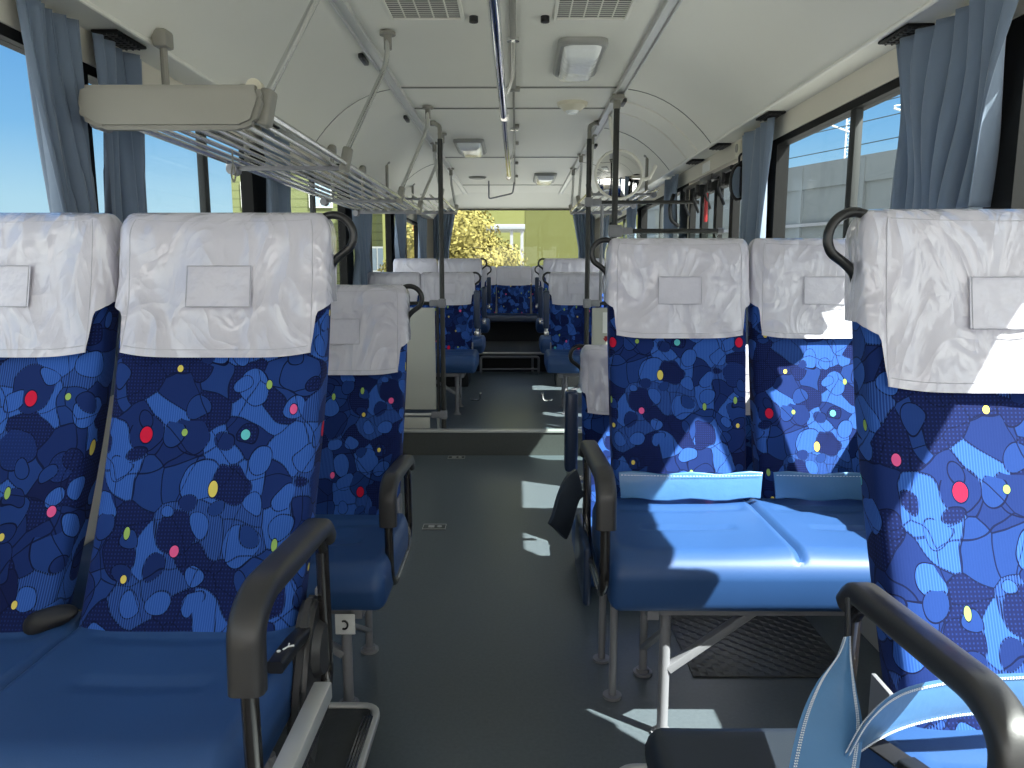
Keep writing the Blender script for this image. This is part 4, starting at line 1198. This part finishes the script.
t = thing('convex_mirror', (.665, 4.98, 1.86), 'round convex mirror in a white rim below the right ceiling rail', 'mirror')
bm = B(); rr_ = []
for q in range(9):
    r_ = .148 * q / 8; rr_.append([bm.verts.new((r_ * math.cos(2 * PI * k / 40), -.02 + .022 * (q / 8) ** 2, r_ * math.sin(2 * PI * k / 40))) for k in range(40)] if q else [bm.verts.new((0, -.02, 0))])
for k in range(40): bm.faces.new((rr_[0][0], rr_[1][k], rr_[1][(k + 1) % 40]))
for q in range(1, 8):
    for k in range(40): bm.faces.new((rr_[q][k], rr_[q + 1][k], rr_[q + 1][(k + 1) % 40], rr_[q][(k + 1) % 40]))
g_ = bm_obj('mirror_face', bm, M['mirror'], t, smooth=60)
bm = B(); tube(bm, [(.152 * math.cos(2 * PI * k / 40), .002, .152 * math.sin(2 * PI * k / 40)) for k in range(40)], .009, 8, closed=True)
bm_obj('mirror_rim', bm, M['ceiling'], t, smooth=60)
bm = B(); cyl(bm, (0, .008, 0), .148, .02, 32, 'Y', r2=.10); tube(bm, [(.0, .03, .05), (-.05, .05, .30), (-.06, .05, .385)], .012, 8, .04); tube(bm, [(.13, .01, -.04), (.20, .01, -.02), (.24, .01, .06)], .012, 8)
bm_obj('mirror_bracket', bm, M['ceiling'], t, smooth=40)
t = thing('small_mirror', (1.155, 3.99, 1.70), 'small oval mirror in a black rim at the far right curtain', 'mirror')
bm = B(); cyl(bm, (0, 0, 0), 1, .01, 28, 'Y')
for v in bm.verts: v.co = Vector((v.co.x * .040, v.co.y, v.co.z * .085))
bm_obj('mirror_face', bm, M['mirror'], t, smooth=30)
bm = B(); tube(bm, [(.042 * math.cos(2 * PI * k / 28), -.001, .088 * math.sin(2 * PI * k / 28)) for k in range(28)], .008, 8, closed=True); tube(bm, [(0, .0, .09), (.0, .01, .14), (.05, .01, .16)], .006, 8, .02)
bm_obj('mirror_rim', bm, M['black'], t, smooth=60)

# ============================================================ curtains
def curtain(x, s, y0, y1, yb0, yb1, z0, z1, label, folds=6, seed=1, amp=.032, tie=None):
    """hanging gathered curtain; top spans y0..y1, bottom yb0..yb1; s side"""
    rnd = random.Random(seed); ph = [rnd.uniform(-.6, .6) for _ in range(folds + 3)]
    am = [rnd.uniform(.55, 1.25) for _ in range(folds + 3)]
    bm = bmesh.new(); nu, nv = folds * 14, 30; rows = []
    for j in range(nv + 1):
        v = j / nv; z = z1 + (z0 - z1) * v; r = []
        e_ = v * v * (3 - 2 * v)
        a, b_ = y0 + (yb0 - y0) * e_, y1 + (yb1 - y1) * e_
        if tie is not None:
            tv = abs(v - tie); sq = 1 - .35 * max(0, 1 - tv / .22); c = (a + b_) / 2; a, b_ = c + (a - c) * sq, c + (b_ - c) * sq
        for i in range(nu + 1):
            u = i / nu; k = u * folds; ki = int(min(k, folds - 1e-6)); f_ = k - ki
            A = am[ki] * (1 - f_) + am[ki + 1] * f_
            wv = math.sin(2 * PI * (k + .35 * math.sin(v * 2.1 + ph[ki]) * v)) 
            wv = math.copysign(abs(wv) ** .75, wv)
            dx = amp * A * wv * (.55 + .45 * v) + .012 * math.sin(5 * v + 9 * u)
            yy = a + (b_ - a) * u + .012 * A * math.sin(4 * PI * k) * .5
            r.append(bm.verts.new((x - s * dx, yy, z)))
        rows.append(r)
    for j in range(nv):
        for i in range(nu): bm.faces.new((rows[j][i], rows[j][i + 1], rows[j + 1][i + 1], rows[j + 1][i]))
    o = bm_obj('curtain', bm, M['curtain'], None, smooth=180)
    sm = o.modifiers.new('thick', 'SOLIDIFY'); sm.thickness = .003
    tag(o, label, 'curtain'); return o
ZB = .88
curtain(-1.240, -1, 1.96, 2.22, 2.13, 2.27, ZB, 1.935, 'broad blue curtain nearest on the left, gathered back towards the rear', 6, 3, .030)
curtain(-1.240, -1, 2.30, 2.58, 2.29, 2.50, ZB, 1.935, 'second blue curtain on the left, hanging straight behind the rack end cap', 4, 8, .028)
curtain(-1.225, -1, 3.72, 4.15, 3.75, 4.12, ZB, 1.93, 'blue curtain on the left behind the nearest headrest grip', 5, 11, .026)
curtain(-1.225, -1, 5.60, 6.45, 5.75, 6.35, ZB, 1.93, 'blue curtain on the left tied at mid height, before the far seats', 6, 14, .028, tie=.55)
curtain(-1.225, -1, 7.60, 8.45, 7.7, 8.35, ZB, 1.93, 'blue curtain on the left beside the red outdoor post', 6, 15, .028, tie=.6)
curtain(-1.225, -1, 9.4, 10.3, 9.6, 10.2, ZB, 1.93, 'blue curtain in the rear left corner of the side wall', 6, 16, .028)
curtain(1.175, 1, 1.84, 2.43, 1.94, 2.33, 1.41, 1.935, 'big blue curtain nearest on the right, sweeping to the rear', 7, 5, .034)
curtain(1.165, 1, 3.50, 3.97, 3.62, 3.93, ZB, 1.93, 'blue curtain on the right just before the side door', 4, 21, .026)
curtain(1.165, 1, 5.50, 5.95, 5.55, 5.9, ZB, 1.93, 'dark blue curtain on the right just past the side door', 4, 22, .026)
curtain(1.165, 1, 7.3, 8.0, 7.4, 7.9, ZB, 1.93, 'blue curtain on the right beside the second rear row', 5, 23, .026)
curtain(1.165, 1, 9.5, 10.2, 9.6, 10.1, ZB, 1.93, 'blue curtain in the rear right corner of the side wall', 5, 24, .026)
def rear_curtain(s, label, seed):
    bm = bmesh.new(); nu, nv = 60, 24; rows = []
    for j in range(nv + 1):
        v = j / nv; z = 2.08 + (1.0 - 2.08) * v; r = []
        inner = .80 - .22 * 0 + (.20 * v if v < .5 else .20 * .5 + .0)
        x0_, x1_ = inner * 1.0, 1.12
        for i in range(nu + 1):
            u = i / nu; r.append(bm.verts.new((s * (x0_ + (x1_ - x0_) * u) - .03, 10.53 + .018 * math.sin(2 * PI * u * 6 + seed), z)))
        rows.append(r)
    for j in range(nv):
        for i in range(nu): bm.faces.new((rows[j][i], rows[j][i + 1], rows[j + 1][i + 1], rows[j + 1][i]))
    o = bm_obj('curtain', bm, M['curtain'], None, smooth=180); o.modifiers.new('thick', 'SOLIDIFY').thickness = .003
    tag(o, label, 'curtain')
rear_curtain(-1, 'blue curtain drawn aside at the left of the rear window', 1)
rear_curtain(1, 'blue curtain drawn aside at the right of the rear window', 2)

# floor fittings
bm = B(); box(bm, 0, .50, 0, .62, 0, .006, .002)
tag(bm_obj('tread_plate', bm, M['tread'], loc=(.55, 2.15, 0)), 'dark chequered metal plate on the floor under the sunlit right seats', 'floor plate')
for (x, y, lab) in ((-.40, 3.51, 'small flush metal floor catch in the aisle, nearer one'), (-.40, 4.88, 'small flush metal floor catch at the foot of the step')):
    t = thing('floor_catch', (x, y, 0), lab, 'floor fitting')
    bm = B(); box(bm, -.055, .055, -.035, .035, 0, .004, .0015); bm_obj('catch_plate', bm, M['step'], t)
    bm = B(); sweep(bm, [(-.055, -.035, .004), (.055, -.035, .004), (.055, .035, .004), (-.055, .035, .004)], rrect(.005, .003, .001), closed=True); box(bm, -.03, .0, -.014, .014, .003, .007, .002); cyl(bm, (.025, 0, .003), .012, .004, 14)
    bm_obj('catch_rim', bm, M['alu'], t)
for s, x, n_ in ((-1, XL, 'baseboard_left'), (1, XR, 'baseboard_right')):
    bm = B(); a, b_ = sorted((x, x - s * .02)); box(bm, a, b_, Y0, 4.0, 0, .12, .004); tag(bm_obj(n_, bm, M['cream']), kind='structure')

# ============================================================ outside
GZ = -.85
bm = B(); box(bm, -80, 80, -60, 140, GZ - .2, GZ); tag(bm_obj('ground', bm, M['asphalt'], smooth=0), kind='structure')
def windowed(t, cx, cz, y, w_=1.1, h_=1.2, m='housewin'):
    bm = B(); box(bm, cx - w_ / 2, cx + w_ / 2, y - .08, y - .02, cz - h_ / 2, cz + h_ / 2); f_ = bm_obj('window', bm, M['white'], t, smooth=0)
    bm = B(); box(bm, cx - w_ / 2 + .08, cx - .03, y - .11, y - .09, cz - h_ / 2 + .08, cz + h_ / 2 - .08); box(bm, cx + .03, cx + w_ / 2 - .08, y - .11, y - .09, cz - h_ / 2 + .08, cz + h_ / 2 - .08)
    bm_obj('pane', bm, M[m], f_, smooth=0)
t = thing('clad_building', (-11.2, 36, GZ), 'yellow-green clapboard house seen through the left windows', 'building')
bm = B(); box(bm, -2.2, 5.5, 0, 9, 0, 6.8); bm_obj('facade', bm, M['clap'], t, smooth=0)
bm = B(); box(bm, -3.6, -2.2, 1, 8, 0, 4.6); bm_obj('annex', bm, M['clap'], t, smooth=0)
bm = B(); box(bm, -2.35, 5.65, -.15, 9.1, 6.8, 7.0); bm_obj('roof', bm, M['roofwhite'], t, smooth=0)
for cx in (-1.2, 2.0, 4.6): windowed(t, cx, 5.6, 0)
for cx in (-1.2, 2.0, 4.6): windowed(t, cx, 2.6, 0)
bm = B(); tube(bm, [(-.1, -.15, 0), (-.1, -.15, 6.8)], .06, 8); bm_obj('downpipe', bm, M['white'], t)
t = thing('rendered_building', (-1.2, 29, GZ), 'plain yellow-green building filling the rear window, brighter face on the left', 'building')
bm = B(); box(bm, -3.9, 1.55, 0, 8, 0, 9.5); bm_obj('bright_wing', bm, M['green_wall'], t, smooth=0)
bm = B(); prism(bm, [(1.55, -.02), (5.6, -1.85), (5.6, 9), (1.55, 8)], 'Z', 0, 9.5); bm_obj('angled_wing', bm, M['green_wall'], t, smooth=0)
bm = B(); box(bm, 4.45, 4.85, -1.75, -1.40, 2.55, 3.6); bm_obj('wall_box', bm, M['greypaint'], t, smooth=0)
t = thing('canopy', (-.9, 26.5, GZ), 'white flat canopy roof on posts behind the tree', 'canopy')
bm = B(); box(bm, -2.2, 1.2, -1.0, 1.2, 3.45, 3.62, .02); bm_obj('canopy_roof', bm, M['roofwhite'], t)
for x in (-2.0, .75, 1.1):
    bm = B(); box(bm, x - .05, x + .05, -.9, -.8, 0, 3.45); bm_obj('canopy_post', bm, M['greypaint'], t, smooth=0)

def foliage(name, loc, blobs, m, label, cat, n=2600, leaf=.09, trunk=None, seed=1):
    rnd = random.Random(seed); t = thing(name, loc, label, cat)
    bm = bmesh.new(); tot = sum(r[3] ** 2 for r in blobs)
    for (bx, by, bz, br) in blobs:
        for _ in range(int(n * br * br / tot)):
            d_ = Vector((rnd.gauss(0, 1), rnd.gauss(0, 1), rnd.gauss(0, 1))).normalized()
            rr = br * rnd.uniform(.72, 1.04); p = Vector((bx, by, bz)) + Vector((d_.x, d_.y, d_.z * .85)) * rr
            n1 = (d_ + Vector((rnd.uniform(-.7, .7), rnd.uniform(-.7, .7), rnd.uniform(-.7, .7)))).normalized()
            u_ = n1.orthogonal().normalized(); v_ = n1.cross(u_); s_ = leaf * rnd.uniform(.6, 1.3)
            u_ = (u_ * math.cos(rr * 9) + v_ * math.sin(rr * 9)); v_ = n1.cross(u_)
            q = [p - u_ * s_, p + v_ * s_ * .55, p + u_ * s_, p - v_ * s_ * .55]
            bm.faces.new([bm.verts.new(c) for c in q])
    bm_obj('foliage', bm, m, t, smooth=0)
    bm = B()
    for (bx, by, bz, br) in blobs:
        t0 = bmesh.new(); bmesh.ops.create_icosphere(t0, subdivisions=2, radius=br * .72)
        for v in t0.verts: v.co = Vector((bx, by, bz)) + Vector((v.co.x, v.co.y, v.co.z * .85))
        join(bm, t0)
    bm_obj('inner_foliage', bm, m, t, smooth=60)
    bm = B(); tz = min(b_[2] for b_ in blobs)
    tube(bm, [(0, 0, 0), (.05, 0, tz * .5), (0, 0, tz + .2)], trunk or .12, 10)
    for (bx, by, bz, br) in blobs[:5]: tube(bm, [(0, 0, tz * .6), (bx * .6, by * .6, (tz * .6 + bz) / 2), (bx, by, bz)], (trunk or .12) * .45, 6)
    bm_obj('trunk', bm, M['bark'], t); return t
foliage('broadleaf_tree', (-1.25, 19.5, GZ), [(-.2, 0, 3.0, 1.0), (-1.0, 0, 2.6, .95), (.7, 0, 2.2, .85), (0, .1, 2.2, 1.0), (1.2, 0, 1.55, .6), (-.7, .2, 1.8, 1.0), (.3, .1, 1.5, .8), (-1.6, .3, 1.9, .8)], M['leaf'],
        'rounded tree with yellowish leaves outside the rear window', 'tree', 14000, .055, seed=4)
foliage('thin_shrub', (1.1, 21.5, GZ), [(-.3, 0, 1.7, .45), (.4, 0, 1.4, .4), (1.0, 0, 1.5, .35)], M['leaf'], 'sparse dry shrub outside at the foot of the darker green wall', 'shrub', 500, .06, .03, 9)
foliage('yellow_shrub', (6.2, 9.0, GZ), [(0, 0, 2.0, .6), (.7, .3, 1.7, .6), (-.6, 0, 1.5, .6), (1.4, 0, 1.6, .7)], M['shrubleaf'], 'yellow-flecked shrub outside the nearest right window', 'shrub', 3500, .07, .05, 6)

# railway viaduct
ang = math.atan2(-.42, 1); 
t = thing('railway_viaduct', (22, 43, GZ), 'long grey concrete railway viaduct beyond the right windows', 'viaduct', rz=-ang)
bm = B(); box(bm, 0, 9, -75, 45, 0, 7.3); bm_obj('deck_wall', bm, M['concrete'], t, smooth=0)
bm = B(); box(bm, -.15, .2, -75, 45, 7.3, 8.85); bm_obj('parapet', bm, M['concrete'], t, smooth=0)
bm = B()
for k in range(24): box(bm, -.20, .0, -72 + k * 5, -71.7 + k * 5, 0, 8.7)
bm_obj('pilasters', bm, M['concrete'], t, smooth=0)
bm = B(); box(bm, -.30, .0, -75, 45, 4.9, 5.1); bm_obj('pipe_ledge', bm, M['greypaint'], t, smooth=0)
def mast(x, y, label, h=15.0):
    t = thing('catenary_mast', (x, y, GZ + 7.3), label, 'mast'); hh_ = h - 7.3
    bm = B()
    for sx in (-.38, .38): box(bm, sx - .04, sx + .04, -.05, .05, 0, hh_)
    for k in range(int(hh_ / .5)): 
        z = k * .5; sweep(bm, [(-.38, 0, z), (.38, 0, z + .5)], rrect(.04, .04, .01, 1)); sweep(bm, [(.38, 0, z), (-.38, 0, z + .5)], rrect(.04, .04, .01, 1))
    bm_obj('lattice', bm, M['mast'], t, smooth=0)
    bm = B(); tube(bm, [(0, 0, hh_ * .62), (-3.2, -1.0, hh_ * .72)], .06, 6); tube(bm, [(0, 0, hh_ * .85), (-3.2, -1.0, hh_ * .74)], .04, 6); tube(bm, [(0, 0, hh_ * .95), (1.8, 0, hh_)], .05, 6)
    bm_obj('bracket_arm', bm, M['mast'], t); return t
M1 = mast(24.6, 57, 'lattice catenary mast on the viaduct left of the window stile')
M2 = mast(26.2, 48.5, 'lattice catenary mast on the viaduct near the big right curtain', 13.6)
for i, (h_, off) in enumerate(((11.2, 0), (12.3, .6), (13.4, 1.2), (14.4, 1.8), (9.9, .3))):
    p = [Vector((22 + off + 2 - .42 * (y - 43), y, GZ + h_ + .5 * ((y / 40) % 1 - .5) ** 2)) for y in range(-30, 90, 8)]
    bm = B(); tube(bm, p, .035, 5); tag(bm_obj('overhead_wire', bm, M['wire']), 'thin dark overhead railway wire outside the right windows, %s' % ('second lowest', 'middle one', 'second highest', 'highest of them', 'lowest of them')[i], 'wire', 'railway wires over the viaduct')
bm = B(); box(bm, -.06, .06, -.06, .06, 0, 3.6); tag(bm_obj('red_post', bm, M['red'], loc=(-3.4, 25.5, GZ), smooth=0), 'red upright post outside the far left window', 'post')
bm = B(); box(bm, -5, 4, 0, .2, 0, 1.7); tag(bm_obj('white_fence', bm, M['roofwhite'], loc=(-10.5, 24, GZ), smooth=0), 'low white fence outside the left windows', 'fence')
